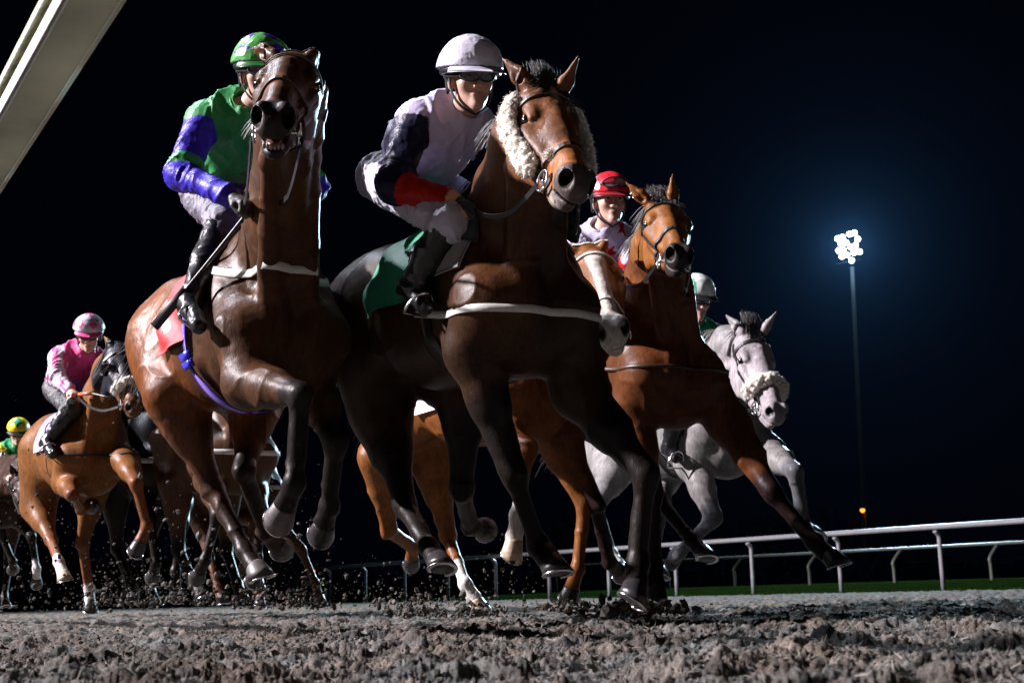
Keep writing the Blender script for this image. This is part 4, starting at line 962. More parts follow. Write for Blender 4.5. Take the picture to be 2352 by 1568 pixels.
# low dark tree line behind the course
mb = MB(); rs = np.random.default_rng(9)
for i in range(5200):
    t = rs.uniform(-1, 1); x = t * 190; hmax = 9 + 4 * math.sin(t * 9) + 3 * math.sin(t * 23 + 1); z = rs.uniform(0, hmax); y = 235 + rs.normal(0, 3); s_ = rs.uniform(.8, 1.8); a = rs.normal(0, 1, 3); a = nrm(a) * s_; b = nrm(np.cross(a, rs.normal(0, 1, 3))) * s_
    c = np.array([x, y, z]); mb.add([c - a, c - b * .6, c + a, c + b * .6], [(0, 1, 2, 3)])
props(mb.build('tree_belt', principled('dark_foliage', (.02, .04, .015), rough=.8), smooth=False), 'low dark belt of trees beyond the infield', 'trees', kind='stuff')
# ================================================================ the field
BAY = (.16, .062, .022); DARKBAY = (.085, .038, .020); CHEST = (.32, .115, .030); GREY = (.46, .44, .43); BLACKISH = (.025, .018, .016)
def org_at(px, d): p = onz(px, d, 1.25); return (p[0], p[1])
FWD = (.50, -.87)
def show(H, nm):
    return
    print(nm, 'withers', [round(x) for x in proj(H.Lc(.35, 0, 1.6))[:2]], 'chest', [round(x) for x in proj(H.Lc(.75, 0, 1.15))[:2]], 'rump', [round(x) for x in proj(H.Lc(-.7, 0, 1.5))[:2]], 'neck', round(float(np.linalg.norm(H.Pk - H.B)), 2),
          {k_: [round(float(np.linalg.norm(b - a)), 2) for a, b in zip(v[:-1], v[1:])] for k_, v in H.joint.items()})

# --- horse 2: dark bay in sheepskin cheekpieces, centre
def p2(C, V, Q, H):
    w_ = sm((V - H.B) @ H.nd, .25, .65); C = C * (1 + w_[:, None] * np.array([1.0, 1.15, 1.6])); w_ = sm(V @ H.left - H.B @ H.left, -.02, -.14) * sm((V - H.B) @ H.nd, -.1, .2); C = C * (1 + 1.0 * w_[:, None] * np.array([1.2, .9, .5]))  # light painted into the coat: brighter head, upper neck and right neck side
    inh = (np.abs(Q[:, 1]) < .2) & (Q[:, 2] > -.3)
    w_ = sm(Q[:, 0], .36, .40) * (1 - sm(Q[:, 0], .50, .53)) * inh * (Q[:, 0] < .7) * (Q[:, 2] > -.115); C = C * (1 - w_[:, None]) + np.array([.33, .12, .035]) * w_[:, None]
    w_ = np.exp(-((Q[:, 0] - .12) / .035) ** 2 - (Q[:, 1] / .012) ** 2) * (Q[:, 2] > 0) * .8; C = C * (1 - w_[:, None]) + np.array([.6, .55, .5]) * w_[:, None]
    w_ = np.exp(-((Q[:, 0] - .52) / .03) ** 2 - ((Q[:, 2] + .15) / .025) ** 2) * inh * .7 * (vnoise(V * 60, 5) > .45); C = C * (1 - w_[:, None]) + np.array([.55, .5, .42]) * w_[:, None]
    return C
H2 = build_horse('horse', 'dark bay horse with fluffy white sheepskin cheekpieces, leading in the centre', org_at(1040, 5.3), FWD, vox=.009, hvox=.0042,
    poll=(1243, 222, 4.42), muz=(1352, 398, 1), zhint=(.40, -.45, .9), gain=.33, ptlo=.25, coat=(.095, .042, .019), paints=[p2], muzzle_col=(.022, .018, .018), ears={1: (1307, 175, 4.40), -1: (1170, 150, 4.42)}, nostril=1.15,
    fore={'L': [(1340, 950, 1), (1484, 1088, 1), (1463, 1310, -1), (1450, 1392, 1)], 'R': [(1190, 1120, 1), (1235, 1250, -1), (1288, 1325, 1)]},
    hind={'R': [(880, 960, 1), (930, 1160, 1), (985, 1255, 1), (1020, 1312, 1)], 'L': [(1060, 1140, 1), (1080, 1205, -1), (1118, 1218, -1)]}, neck_bow=.03)
show(H2, 'H2')
br = bridle(H2, brown_leather, nose_x=.40)
h = H2.h
for s in (1, -1):
    o_ = .022 if s > 0 else 0; fluff([h(.045, s * (.100 + o_), -.045 + o_), h(.13, s * (.126 + o_), -.085 + o_), h(.25, s * (.105 + o_ * 1.3), -.115 + o_ * 1.6), h(.36, s * (.082 + o_ * 1.3), -.125 + o_ * 1.6)], .034, 950, 'sheepskin_cheekpiece', H2.root, flat=(H2.HA[1], .6), r=(.006, .011), vox=.0036, seed=5 + s)
fluff([h(.40, s_ * .055, -.018 - .04 * abs(s_)) for s_ in (-1, -.5, 0, .5, 1)], .012, 90, 'sheepskin_noseband', H2.root, r=(.007, .011), vox=.004, seed=9)
saddle(H2); breastplate(H2, web_white, .030, 1.08, .08)
def pad2(x, q): return (.34, .31, .31)
fx = lambda a_, b_: (lambda q: a_ + b_ * float(sm(np.array(abs(q)), .45, .75)))
barrel_patch(H2, .10, fx(.40, .17), (-1.42, 1.42, 64), 24, .012, principled('grey_pad', (.30, .27, .275), rough=.7, var=.1, scale=80, bump=.6, bscale=350), 'saddle_pad', th=.012)
barrel_patch(H2, .14, fx(.42, .185), (-1.02, 1.02, 50), 22, .026, principled('ribbed_rubber', (.05, .055, .06), rough=.5, var=.4, scale=160, bump=.8, bscale=220, stretch=(1, 1, 4)), 'grip_pad', th=.006)
barrel_patch(H2, -.22, .16, (-1.55, 1.55, 60), 22, .014, principled('green_cloth', (.01, .22, .11), rough=.6, var=.1, bump=.4, bscale=30, bdist=.01), 'saddle_cloth', th=.006, flare=.035)
girth(H2, leather_m, .30, .08)

# --- horse 1: dark bay with lifted head, left
def p1(C, V, Q, H):
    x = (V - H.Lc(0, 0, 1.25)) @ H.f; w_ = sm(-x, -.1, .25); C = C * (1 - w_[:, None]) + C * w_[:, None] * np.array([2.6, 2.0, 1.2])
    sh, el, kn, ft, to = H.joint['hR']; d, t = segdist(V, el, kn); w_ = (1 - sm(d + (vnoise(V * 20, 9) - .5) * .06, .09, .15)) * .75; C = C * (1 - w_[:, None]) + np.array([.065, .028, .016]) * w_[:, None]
    w_ = np.exp(-((Q[:, 0] - .34) / .05) ** 2) * (Q[:, 2] > -.04) * (np.abs(Q[:, 1]) < .1) * .6; C = C * (1 - w_[:, None]) + np.array([.20, .09, .045]) * w_[:, None]
    return C
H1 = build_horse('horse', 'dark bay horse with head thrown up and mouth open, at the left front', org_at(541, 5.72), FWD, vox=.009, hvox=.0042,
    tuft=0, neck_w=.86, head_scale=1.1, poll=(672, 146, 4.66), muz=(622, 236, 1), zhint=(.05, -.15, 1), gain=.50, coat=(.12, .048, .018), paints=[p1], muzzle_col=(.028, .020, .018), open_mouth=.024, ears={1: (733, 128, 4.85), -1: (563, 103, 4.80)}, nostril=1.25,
    fore={'R': [(575, 880, 1), (690, 905, 1), (676, 1120, -1), (636, 1205, -1)], 'L': [(770, 1010, 1), (757, 1160, -1), (735, 1235, -1)]},
    hind={'R': [(398, 905, 1), (490, 1125, 1), (565, 1265, 1), (607, 1335, 1)], 'L': [(560, 1080, 1), (610, 1220, -1), (650, 1265, -1)]}, neck_bow=.02, hoofcols={'hR': principled('dusty_hoof', (.10, .085, .085), rough=.5, var=.25, scale=40, bump=.4, bscale=90), 'fR': principled('dusty_hoof', (.10, .085, .085))}, muddy=.35)
show(H1, 'H1')
mb = MB(); mb.add(*ballmesh(H1.h(.528, 0, -.127), np.array([.055, .024, .012]) * 1.1, 16, 8, H1.HA)); mb.build('tongue', principled('tongue', (.14, .05, .045), rough=.3, bump=.3), H1.root)
mb = MB()
for i in range(6): mb.add(*ballmesh(H1.h(.572 - .004 * abs(i - 2.5), (i - 2.5) * .0105, -.134), np.array([.006, .0058, .010]) * 1.1, 8, 6, H1.HA))
mb.build('teeth', principled('tooth_enamel', (.26, .23, .18), rough=.3), H1.root)
bridle(H1, brown_leather, nose_x=.33); saddle(H1); breastplate(H1, web_white, .036, 1.35, .17)
def red1(x, q):
    return (.75, .72, .68) if (q < 0 and abs((x + .03) * 1.0 - (-1.35 - q) * .30) < .022 and -1.5 < q < -1.1) else (.46, .018, .024)
barrel_patch(H1, lambda q: -.30 + .10 * min(1, abs(q)), .22, (-1.75, 1.75, 70), 34, .012, principled('red_cloth', attr=True, rough=.6, var=.08, bump=.4, bscale=30, bdist=.01), 'saddle_cloth', colf=red1, th=.006, flare=.03)
barrel_patch(H1, .17, .27, (-math.pi * .98, math.pi * .98, 80), 9, .022, principled('purple_webbing', attr=True, rough=.55, var=.08, scale=60, bump=.5, bscale=400), 'surcingle', th=.005, colf=lambda x, q: (.45, .36, .70) if int((x - .17) / .10 * 8.99) in (3, 5) else ((.045, .03, .50) if int((x - .17) / .10 * 8.99) in (0, 1, 7, 8) else (.17, .035, .45)))
mb = MB()
for q in (-1.98, -2.10):
    c = H1.Lc(.22, 0, 1.22); d = H1.left * math.sin(q) + H1.up * math.cos(q); p = H1.S.march(c, d, .7, out=False) + d * .036; t_ = nrm(np.cross(H1.f, d)); box(mb, p, H1.f * .055, t_ * .016, d * .008)
mb.build('buckle', principled('blue_plastic', (.03, .035, .62), rough=.3), H1.root)

# --- horse 3: chestnut with a white blaze, behind the leader
def p3(C, V, Q, H):
    inh = (np.abs(Q[:, 1]) < .2) & (Q[:, 2] > -.3) & (Q[:, 0] < .7)
    wd = .036 - .012 * sm(Q[:, 0], .1, .3); w_ = (1 - sm(np.abs(Q[:, 1] - .01), wd - .004, wd + .006)) * (Q[:, 2] > -.05) * sm(Q[:, 0], .06, .10) * inh; w_ = np.maximum(w_, sm(Q[:, 0], .455, .49) * inh)
    return C * (1 - w_[:, None]) + np.array([.66, .60, .54]) * w_[:, None]
H3 = build_horse('horse', 'chestnut horse with broad white blaze and pink muzzle, half hidden behind the centre horse', org_at(1092, 7.35), FWD, vox=.012, hvox=.006,
    tuft=0, head_scale=1.22, poll=(1353, 584, 6.15), muz=(1406, 740, 1), zhint=(-.12, -.85, .5), coat=CHEST, points=None, paints=[p3], muzzle_col=None, ears={1: (1372, 562, 6.9), -1: (1338, 545, 6.9)}, nostril=1.2,
    fore={'R': [(1212, 1028, 1), (1186, 1200, -1), (1172, 1300, -1)], 'L': [(1352, 1170, 1), (1325, 1325, -1), (1302, 1385, -1)]},
    hind={'L': [(990, 1060, 1), (1030, 1235, 1), (1068, 1340, 1), (1112, 1412, 1)], 'R': [(870, 1060, 1), (893, 1215, -1), (948, 1255, -1), (944, 1300, -1)]},
    socks=[('hL', .30, (.70, .66, .62)), ('fR', .05, (.6, .55, .5))], hoofcols={'hL': hoof_pale, 'fR': hoof_pale})
show(H3, 'H3')
bridle(H3, web_white, nose_x=.40, wd=.016); saddle(H3)
barrel_patch(H3, -.30, .20, (-1.95, 1.95, 60), 24, .012, principled('white_cloth', (.72, .70, .78), rough=.6, bump=.4, bscale=30, bdist=.01), 'saddle_cloth', th=.006, flare=.01)
girth(H3, leather_m)

# --- horse 4: bright bay with a white star, right of the leader
def p4(C, V, Q, H):
    w_ = (1 - sm(np.hypot((Q[:, 0] - .085) / .025, (Q[:, 1] - .0) / .038) + (vnoise(V * 40, 3) - .5) * .6, .85, 1.1)) * (Q[:, 2] > -.02); C = C * (1 - w_[:, None]) + np.array([.72, .69, .66]) * w_[:, None]
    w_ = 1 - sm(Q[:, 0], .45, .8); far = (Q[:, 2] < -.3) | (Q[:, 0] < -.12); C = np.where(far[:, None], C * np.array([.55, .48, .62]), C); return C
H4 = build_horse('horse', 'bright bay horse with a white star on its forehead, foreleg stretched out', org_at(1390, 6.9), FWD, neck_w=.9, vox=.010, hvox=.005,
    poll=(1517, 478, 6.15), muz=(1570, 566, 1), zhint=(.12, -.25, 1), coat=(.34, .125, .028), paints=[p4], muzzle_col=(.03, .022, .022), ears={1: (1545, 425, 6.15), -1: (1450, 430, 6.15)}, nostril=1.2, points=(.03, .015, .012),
    fore={'L': [(1690, 1000, 1), (1770, 1125, 1), (1872, 1245, 1), (1935, 1305, 1)], 'R': [(1500, 1130, 1), (1506, 1330, -1), (1510, 1392, 1)]},
    hind={'L': [(1520, 1160, 1), (1590, 1240, 1), (1628, 1288, 1)], 'R': [(1380, 1180, 1), (1400, 1290, -1), (1430, 1320, -1)]}, neck_bow=.02)
show(H4, 'H4')
bridle(H4, leather_m, nose_x=.36); saddle(H4); breastplate(H4, brown_leather, .022); barrel_patch(H4, -.25, .2, (-1.4, 1.4, 40), 16, .012, principled('navy_cloth', (.02, .022, .05), rough=.6), 'saddle_cloth', th=.006); girth(H4, leather_m)

# --- horse 5: grey, far right
def p5(C, V, Q, H):
    n = vnoise(V * 14, 3) * .5 + vnoise(V * 30, 4) * .5; C = C * (.72 + .5 * n)[:, None]
    inh = (np.abs(Q[:, 1]) < .2) & (Q[:, 2] > -.3) & (Q[:, 0] < .7) & (Q[:, 0] > -.05); C = np.where(inh[:, None], np.array([[.30, .27, .28]]) * (.85 + .25 * n)[:, None], C)
    d = np.abs(Q[:, 0] - .03 + .15 * (Q[:, 2] + .1)); return C
H5 = build_horse('horse', 'grey horse with a sheepskin noseband, farthest to the right', org_at(1528, 9.0), FWD, sc_=1.10, dz=-.16, vox=.011, hvox=.006,
    head_scale=1.06, poll=(1722, 772, 8.0), muz=(1800, 940, 1), zhint=(.30, -.70, .62), coat=GREY, gain=.42, points=(.10, .10, .11), paints=[p5], muzzle_col=(.38, .31, .31), ears={1: (1775, 728, 7.98), -1: (1678, 735, 8.03)},
    fore={'L': [(1765, 1040, 1), (1826, 1082, 1), (1848, 1205, -1), (1878, 1238, 1)], 'R': [(1640, 1190, 1), (1560, 1270, -1), (1540, 1290, -1)]},
    hind={'L': [(1520, 1150, 1), (1500, 1280, 1), (1520, 1330, 1)], 'R': [(1370, 1165, 1), (1405, 1275, 1), (1436, 1325, 1)]}, socks=[('hR', 1.0, (.55, .6, .55))])
show(H5, 'H5')
bridle(H5, leather_m, nose_x=.36, wd=.022); saddle(H5); h = H5.h
fluff([h(.375, math.sin(a_) * .085, -.07 + math.cos(a_) * .075) for a_ in np.linspace(-1.75, 1.75, 7)], .040, 300, 'sheepskin_noseband', H5.root, r=(.009, .015), vox=.006, seed=3)
girth(H5, leather_m)

# --- horse 6: bay in a dark hood, left, pink rider
def p6(C, V, Q, H):
    inh = (np.abs(Q[:, 1]) < .2) & (Q[:, 2] > -.3) & (Q[:, 2] < .1); w_ = inh * sm(Q[:, 0], -.06, -.03) * (1 - sm(Q[:, 0], .33, .36)); return C * (1 - w_[:, None]) + np.array([.018, .02, .03]) * w_[:, None]
H6 = build_horse('horse', 'bay horse in a dark hood and white sheepskin noseband under the pink rider', org_at(178, 9.9), FWD, tuft=0, vox=.013, hvox=.008,
    poll=(272, 800, 9.15), muz=(316, 930, 1), zhint=(.30, -.60, .7), coat=(.30, .12, .035), paints=[p6], muzzle_col=(.10, .05, .03), ears={1: (309, 762, 9.1), -1: (238, 770, 9.2)}, points=(.16, .06, .025),
    fore={'L': [(288, 1060, 1), (312, 1108, 1), (338, 1210, -1), (305, 1280, -1)], 'R': [(165, 1135, 1), (187, 1170, -1), (212, 1160, -1)]},
    hind={'R': [(85, 1170, 1), (118, 1240, 1), (135, 1290, 1), (152, 1338, 1)], 'L': [(190, 1250, 1), (205, 1350, -1), (208, 1408, 1)]},
    socks=[('hR', .08, (.66, .6, .6)), ('hL', .0, (.66, .6, .6))], hoofcols={'hR': hoof_pale})
show(H6, 'H6')
bridle(H6, leather_m, nose_x=.40); saddle(H6); breastplate(H6, leather_m, .02); h = H6.h
fluff([h(.375, math.sin(a_) * .085, -.06 + math.cos(a_) * .075) for a_ in np.linspace(-1.6, 1.6, 7)], .030, 220, 'sheepskin_noseband', H6.root, r=(.010, .016), vox=.008, seed=4)
for s in (1, -1):
    mb = MB(); c = h(.19, s * .12, -.04); pts = [c + (H6.HA[0] * math.cos(q) * .04 + H6.HA[2] * math.sin(q) * .05) for q in np.linspace(1.6, 4.7, 12)]; ribbon(mb, pts, [nrm(p - c) for p in pts], .06, .004); mb.build('blinker', leather_m, H6.root)
barrel_patch(H6, -.25, .2, (-1.5, 1.5, 40), 14, .012, principled('lilac_cloth', (.35, .28, .5), rough=.6), 'saddle_cloth', th=.006, flare=.01); girth(H6, principled('lilac_cloth', (.35, .28, .5)))

# --- background horses at the left
H7 = build_horse('horse', 'black horse with white breastplate strap behind the left leader', org_at(338, 10.4), FWD, vox=.016, hvox=.012,
    poll=(452, 905, 9.6), muz=(480, 985, 1), coat=BLACKISH, fore={'R': [(345, 1190, 1), (360, 1300, -1), (350, 1330, -1)], 'L': [(420, 1200, 1), (400, 1330, -1), (405, 1390, 1)]}, hind={'R': [(270, 1270, 1), (300, 1340, 1), (310, 1385, 1)], 'L': [(330, 1290, 1), (345, 1350, 1), (360, 1395, 1)]})
H7b = build_horse('horse', 'brown horse with white breastplate seen under the belly of the left leader', org_at(488, 9.5), FWD, vox=.014, hvox=.010, dz=-.05,
    poll=(596, 830, 8.6), muz=(635, 900, 1), coat=(.13, .06, .03), fore={'R': [(500, 1180, 1), (470, 1290, -1), (450, 1330, -1)], 'L': [(600, 1170, 1), (590, 1290, -1), (580, 1340, -1)]}, hind={'R': [(410, 1270, 1), (445, 1340, 1), (470, 1375, 1)], 'L': [(520, 1280, 1), (545, 1340, 1), (560, 1385, 1)]})
H8 = build_horse('horse', 'dark horse with a white noseband looking out under the left leader', org_at(528, 11.6), FWD, vox=.016, hvox=.008, dz=-.10,
    poll=(582, 985, 10.6), muz=(603, 1066, 1), zhint=(.2, -.6, .7), coat=(.10, .045, .03), muzzle_col=(.20, .08, .03), fore={'R': [(585, 1200, 1), (560, 1300, -1), (548, 1330, -1)], 'L': [(700, 1270, 1), (725, 1340, 1), (738, 1392, 1)]}, hind={'R': [(480, 1270, 1), (500, 1350, 1), (515, 1390, 1)], 'L': [(590, 1290, 1), (600, 1350, 1), (596, 1396, 1)]}, points=(.12, .05, .02))
H9 = build_horse('horse', 'dark brown horse at the left edge under the yellow and green rider', org_at(-8, 13.4), FWD, vox=.018, hvox=.012,
    poll=(50, 1095, 12.5), muz=(68, 1165, 1), coat=(.06, .028, .018), fore={'R': [(0, 1220, 1), (30, 1290, -1), (30, 1310, -1)], 'L': [(72, 1230, 1), (85, 1310, -1), (84, 1345, -1)]}, hind={'R': [(-50, 1300, 1), (-30, 1350, 1), (-20, 1390, 1)], 'L': [(20, 1300, 1), (10, 1370, 1), (15, 1395, 1)]}, socks=[('fL', .1, (.66, .6, .6))])
for Hq, m_ in ((H7, web_white), (H7b, web_white), (H8, web_white), (H9, leather_m)):
    bridle(Hq, leather_m, bit=False); breastplate(Hq, m_, .036); saddle(Hq); show(Hq, Hq.root.name)
fluff([H8.h(.36, math.sin(a_) * .075, -.06 + math.cos(a_) * .06) for a_ in np.linspace(-1.4, 1.4, 6)], .016, 80, 'sheepskin_noseband', H8.root, r=(.008, .012), vox=.008, seed=6)

# ================================================================ riders
WHITE = (.60, .54, .77); NAVY = (.008, .009, .035); RED = (.38, .008, .008); GREEN = (.035, .26, .075); BLUE = (.035, .018, .40); PINK = (.58, .07, .24)
def jk2(V, j):
    i, t = near_part(V, j); C = fill(V, WHITE); up_ = (i == 1) | (i == 2); fo = (i == 3) | (i == 4)
    C[up_ & (t > .02)] = NAVY; C[fo] = RED; C[fo & (t > .90)] = (.70, .42, .25); return C
def br2(V, j):
    C = fill(V, (.48, .46, .56))
    return C
j2 = jockey('jockey in white silks with navy and red sleeves and a white cap', (928, 415, 5.42), (1040, 290, 5.08), (1082, 188, 4.93), H2.left, (.30, -.93, -.16), (-.05, 0, 1),
    arms={'R': [(905, 425, 1), (1052, 468, 1)], 'L': [(1168, 415, 1), (1118, 475, 1)]}, legs={'R': [(1030, 512, 1), (952, 650, -1), (985, 690, 1)], 'L': [(1150, 520, 1), (1180, 660, -1), (1200, 700, 1)]},
    horse=H2, jacket=jk2, cap=lambda q: np.tile(np.array([.62, .60, .72]), (len(q), 1)), glove=(.03, .03, .035), breech=br2, cap_scale=1.10, peak=(.60, .62, .72))
def jk1(V, j):
    i, t = near_part(V, j); C = fill(V, GREEN); ar = i > 0; C[ar] = BLUE; C[((i == 1) | (i == 2)) & (t < .10)] = GREEN; C[((i == 1) | (i == 2)) & (t > .72) & (t < .93)] = GREEN
    low = (i == 0) & (t < .42); C[low] = (.02, .035, .09); return C
def diamonds(q, n, c0, c1, mz=2.2, off=0.0):
    a = (np.arctan2(q[:, 0], q[:, 1]) / (2 * math.pi) * n + off) ; z = q[:, 2] / .112 * mz
    f = np.abs((a % 1) - .5) + np.abs((z % 1) - .5); C = np.tile(np.array(c0, float), (len(q), 1)); C[f < .38] = c1; return C
j1 = jockey('jockey in green silks with blue sleeves and a green cap with purple diamonds', (515, 445, 5.85), (556, 282, 5.48), (602, 175, 5.33), H1.left, (.30, -.93, -.15), (-.05, 0, 1),
    arms={'R': [(418, 400, 1), (540, 457, 1)], 'L': [(716, 432, 1), (650, 475, 1)]}, legs={'R': [(512, 508, 1), (438, 690, 1), (462, 735, 1)], 'L': [(650, 560, 1), (690, 690, -1), (710, 730, 1)]},
    horse=H1, jacket=jk1, cap=lambda q: diamonds(q, 5, (.08, .34, .07), (.06, .02, .34), 1.9, .2), glove=(.03, .03, .03), breech=(.10, .09, .13), cap_scale=1.08, peak=(.02, .12, .03))
def jk4(V, j):
    i, t = near_part(V, j); C = fill(V, (.50, .47, .62)); u = (V - j.Ch) @ j.left; v = (V - j.Ch) @ j.ax
    for px, py, r_ in ((1396, 575, .05), (1432, 522, .045), (1342, 566, .045), (1335, 492, .045), (1385, 625, .045), (1440, 640, .045)):
        c = P(px, py, 6.8) - j.Ch; C[star2(u - c @ j.left, v - c @ j.ax, r=r_) & (i < 3)] = RED
    for side, idx in (('L', 1), ('R', 2)):
        C[(i == idx) & star2(u - (-.2 if side == 'R' else .2), v - (-.06), r=.055)] = RED
    C[((i == 3) | (i == 4)) & (t > .55) & (t < .85)] = RED; return C
j4 = jockey('jockey in white silks with red stars and a red cap', (1392, 682, 7.1), (1386, 562, 6.88), (1400, 467, 6.78), H4.left, (.18, -.96, -.05), arms={'R': [(1335, 628, 1), (1402, 640, 1)], 'L': [(1455, 600, 1), (1436, 645, 1)]},
    legs={'R': [(1345, 735, 1), (1350, 870, -1), (1365, 900, 1)], 'L': [(1445, 735, 1), (1480, 860, -1), (1500, 900, 1)]}, horse=H4, jacket=jk4, cap=lambda q: np.tile(np.array([.62, .015, .03]), (len(q), 1)), vox=.007, breech=(.45, .42, .68), goggles='up', peak=(.3, .02, .03))
def jk5(V, j):
    i, t = near_part(V, j); C = fill(V, (.42, .46, .54)); C[(i == 0) & (t > .86)] = (.02, .25, .12); return C
def cap5(q):
    C = np.tile(np.array([.72, .78, .76]), (len(q), 1)); C[(np.abs(q[:, 0]) > .06) & (np.abs(q[:, 0]) < .085)] = (.05, .35, .2); return C
j5 = jockey('jockey with white and green cap mostly hidden behind the bright bay horse', (1565, 880, 9.2), (1592, 775, 8.9), (1597, 690, 8.75), H5.left, (.4, -.9, -.25), arms={'R': [(1540, 850, 1), (1580, 880, 1)], 'L': [(1640, 830, 1), (1640, 880, 1)]},
    legs={'R': [(1560, 930, 1), (1540, 1020, -1), (1555, 1040, 1)], 'L': [(1640, 930, 1), (1640, 1020, -1), (1655, 1045, 1)]}, horse=H5, jacket=jk5, cap=cap5, vox=.008, k=1.12, breech=(.2, .2, .3))
def jk6(V, j):
    i, t = near_part(V, j); C = fill(V, (.52, .46, .58)); a = (V - j.Ch) @ j.left; b = (V - j.Ch) @ j.ax
    f = np.abs(((a * 13 + .2) % 1) - .5) + np.abs(((b * 9.5) % 1) - .5); sl = i > 0; C[sl & (f < .36)] = PINK; C[(i == 0) & (t > .62)] = PINK; C[(i == 0) & (t <= .62)] = (.34, .22, .62); return C
j6 = jockey('jockey in pink and white diamond silks and a matching cap', (160, 893, 10.05), (186, 822, 9.85), (204, 770, 9.7), H6.left, (.25, -.9, -.30), arms={'R': [(130, 868, 1), (163, 897, 1)], 'L': [(243, 860, 1), (232, 893, 1)]},
    legs={'R': [(165, 938, 1), (112, 1010, -1), (128, 1035, 1)], 'L': [(240, 935, 1), (250, 1010, -1), (262, 1035, 1)]}, horse=H6, jacket=jk6, cap=lambda q: diamonds(q, 8, (.54, .48, .60), PINK, 1.5, .1), vox=.008, breech=(.02, .02, .025), peak=(.7, .1, .3), peak_len=.03)
def jk9(V, j):
    i, t = near_part(V, j); C = fill(V, (.015, .22, .08)); sp = vnoise(V * 16, 2) > .62; C[i > 0] = (.5, .38, .01); C[(i > 0) & sp] = (.03, .28, .05); C[(i == 0) & (t < .5)] = (.06, .10, .02); return C
def cap9(q):
    C = np.tile(np.array([.78, .60, .02]), (len(q), 1)); a = np.arctan2(q[:, 0], q[:, 1]); C[(np.abs(a) < (q[:, 2] / .112 - .25) * .9)] = (.02, .25, .10); return C
j9 = jockey('jockey in green silks with yellow sleeves and a yellow cap at the left edge', (20, 1085, 13.9), (36, 1035, 13.7), (42, 994, 13.55), H9.left, (.25, -.9, -.3), arms={'R': [(0, 1060, 1), (26, 1092, 1)], 'L': [(75, 1060, 1), (62, 1090, 1)]},
    legs={'R': [(20, 1118, 1), (-10, 1170, -1), (0, 1180, 1)], 'L': [(75, 1118, 1), (80, 1170, -1), (90, 1185, 1)]}, horse=H9, jacket=jk9, cap=cap9, vox=.010, breech=(.45, .42, .6), peak=(.02, .02, .02))
# reins and whips
def handc(j, s): return j.wr[s] + nrm(j.wr[s] - j.el[s]) * .06
rein(H2, [handc(j2, 'L'), handc(j2, 'R')], leather_m, w_=.018); rein(H1, [handc(j1, 'L'), handc(j1, 'R')], leather_m, w_=.018)
rein(H4, [handc(j4, 'L'), handc(j4, 'R')], leather_m); rein(H5, [handc(j5, 'L'), handc(j5, 'R')], leather_m); rein(H6, [handc(j6, 'L'), handc(j6, 'R')], leather_m); rein(H9, [handc(j9, 'L'), handc(j9, 'R')], leather_m)
def whip(label, pts, colh, flap=True, cat='whip', r=.006):
    pts = [P(*p) for p in pts]; root = empty('whip', tuple(pts[0]), label, cat, 'whips held by riders'); mb = MB(); tube(mb, pts[:2], [.012, .013], 8); mb.build('handle', principled('whip_handle_%.2f' % colh[0], colh, rough=.4), root)
    mb = MB(); tube(mb, spline(pts[1:], 12), list(np.linspace(.008, r, 12)), 8); mb.build('shaft', leather_m, root)
    if flap:
        a, b = pts[-2], pts[-1]; d = nrm(b - a); mb = MB(); q = [b - d * .18 + (b - a) * 0, b - d * .09, b + d * .02]; ribbon(mb, q, [-W] * 3, [.035, .040, .040], .008); mb.build('flap', rubber_m, root)
whip('black whip with orange handle held beside the neck of the left horse', [(590, 395, 5.05), (574, 482, 5.1), (470, 612, 5.15), (362, 742, 5.2)], (.45, .07, .02))
whip('dark whip pointing back along the flank of the left horse', [(583, 498, 5.2), (552, 520, 5.2), (500, 580, 5.25), (425, 672, 5.3)], (.02, .02, .02), flap=False)
whip('whip with an orange grip lying across the hooded bay neck', [(182, 905, 9.2), (210, 903, 9.1), (240, 910, 9.0), (262, 915, 9.0)], (.6, .10, .03), flap=False)

# ================================================================ kicked-up sand
def chunks(name, label, n, place, rr, seed):
    rs = np.random.default_rng(seed); mb = MB()
    ico = [(0, 0, 1), (.89, 0, .45), (.28, .85, .45), (-.72, .53, .45), (-.72, -.53, .45), (.28, -.85, .45), (.72, .53, -.45), (-.28, .85, -.45), (-.89, 0, -.45), (-.28, -.85, -.45), (.72, -.53, -.45), (0, 0, -1)]
    fc = [(0, 1, 2), (0, 2, 3), (0, 3, 4), (0, 4, 5), (0, 5, 1), (1, 6, 2), (2, 7, 3), (3, 8, 4), (4, 9, 5), (5, 10, 1), (6, 7, 2), (7, 8, 3), (8, 9, 4), (9, 10, 5), (10, 6, 1), (11, 7, 6), (11, 8, 7), (11, 9, 8), (11, 10, 9), (11, 6, 10)]
    for i in range(n):
        c = place(rs); r = rr[0] * (rr[1] / rr[0]) ** (rs.random() ** 2.2); V = np.array(ico) * r * rs.uniform(.5, 1.4, (12, 1)) * rs.uniform(.6, 1.3, 3); mb.add(V + c, fc)
    return props(mb.build(name, sand, smooth=False), label, 'sand', kind='stuff')
def pl1(rs):
    px = rs.uniform(-20, 760) if rs.random() < .75 else rs.uniform(760, 1250); d = rs.uniform(5.5, 11); hz_ = 1397 - .025 * px; y = hz_ + 15 - abs(rs.normal(0, 1)) * (150 if px < 760 else 60); return P(px, y, d)
chunks('flying_sand', 'clods of sand kicked up in the air round the galloping legs', 1300, pl1, (.003, .015), 3)
FEET = [(1065, 1404, 7.4, 60, 20), (700, 1385, 9, 40, 25), (940, 1400, 7.5, 40, 20), (1470, 1395, 5.4, 60, 14), (400, 1375, 9, 70, 35), (270, 1380, 10, 60, 35), (590, 1385, 9, 60, 30), (1305, 1390, 6.6, 35, 12)]
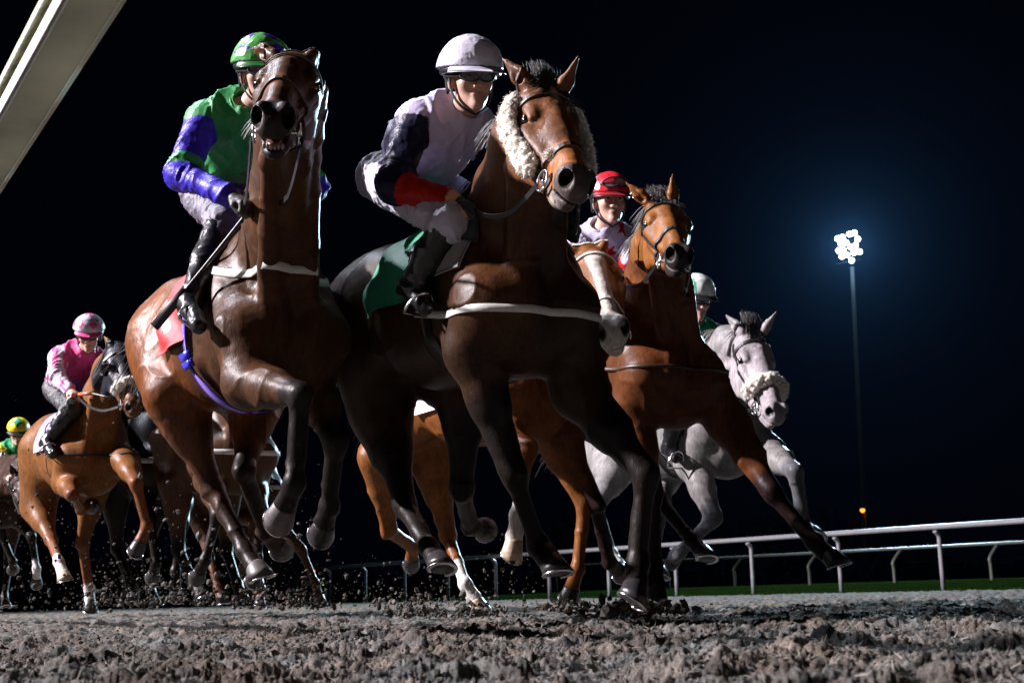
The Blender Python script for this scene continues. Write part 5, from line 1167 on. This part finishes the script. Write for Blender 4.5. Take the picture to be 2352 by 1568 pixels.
def pl3(rs):
    x, y, d, sx, sy = FEET[rs.integers(len(FEET))]; return P(x + rs.normal(0, sx), y + 12 - abs(rs.normal(0, sy)), d + rs.normal(0, .15))
chunks('sand_spray', 'sand thrown up in small bursts where the hooves strike the track', 2800, pl3, (.0025, .026), 8)
def pl2(rs):
    d = rs.uniform(1.3, 9); px = rs.uniform(-200, 2600); p = onz(px, d, 0.0); z = clod_height(np.array([p[0]]), np.array([p[1]]), np.array([d]))[0]; return np.array([p[0], p[1], z + rs.uniform(0, .006)])
chunks('loose_clods', 'loose crumbs and clods lying on the track surface', 14000, pl2, (.0018, .010), 4)
rs = np.random.default_rng(12); mb = MB(); N = 14000; dd = rs.uniform(1.2, 6.5, N); pxs = rs.uniform(-100, 2450, N); pp = np.array([onz(a, b, 0.) for a, b in zip(pxs, dd)]); zz = clod_height(pp[:, 0], pp[:, 1], dd)
for i in range(N):
    c = pp[i].copy(); c[2] = zz[i] - .002; d = nrm(rs.normal(0, 1, 3) * [1, 1, .6]); d[2] = abs(d[2]); L = rs.uniform(.006, .022); e = nrm(d + rs.normal(0, .5, 3)); w_ = nrm(np.cross(d, rs.normal(0, 1, 3))) * .0005; a = c + d * L; b = a + e * L * .8
    mb.add([c - w_, c + w_, a + w_ * .8, a - w_ * .8, b], [(0, 1, 2, 3), (3, 2, 4)])
props(mb.build('surface_fibres', principled('pale_fibre', (.34, .30, .25), rough=.7), smooth=False), 'pale carpet fibres sticking out of the sand surface', 'fibres', kind='stuff')
# haze -------------------------------------------------------------
hm = bpy.data.materials.new('night_haze'); hm.use_nodes = True; n = hm.node_tree.nodes; n.remove(n["Principled BSDF"]); v = n.new("ShaderNodeVolumePrincipled"); v.inputs['Color'].default_value = (.22, .50, 1.0, 1); v.inputs['Density'].default_value = HAZE; v.inputs['Anisotropy'].default_value = 0.86
hm.node_tree.links.new(v.outputs[0], n["Material Output"].inputs['Volume']); hm.cycles.volume_sampling = 'EQUIANGULAR'; hm.cycles.homogeneous_volume = True
mb = MB(); box(mb, (0, 170, 19.5), np.array([650, 0, 0]), np.array([0, 760, 0]), np.array([0, 0, 21.5]))
if HAZE > 0: props(mb.build('haze', hm, smooth=False), 'thin night haze glowing blue round the floodlight', 'haze', kind='stuff')
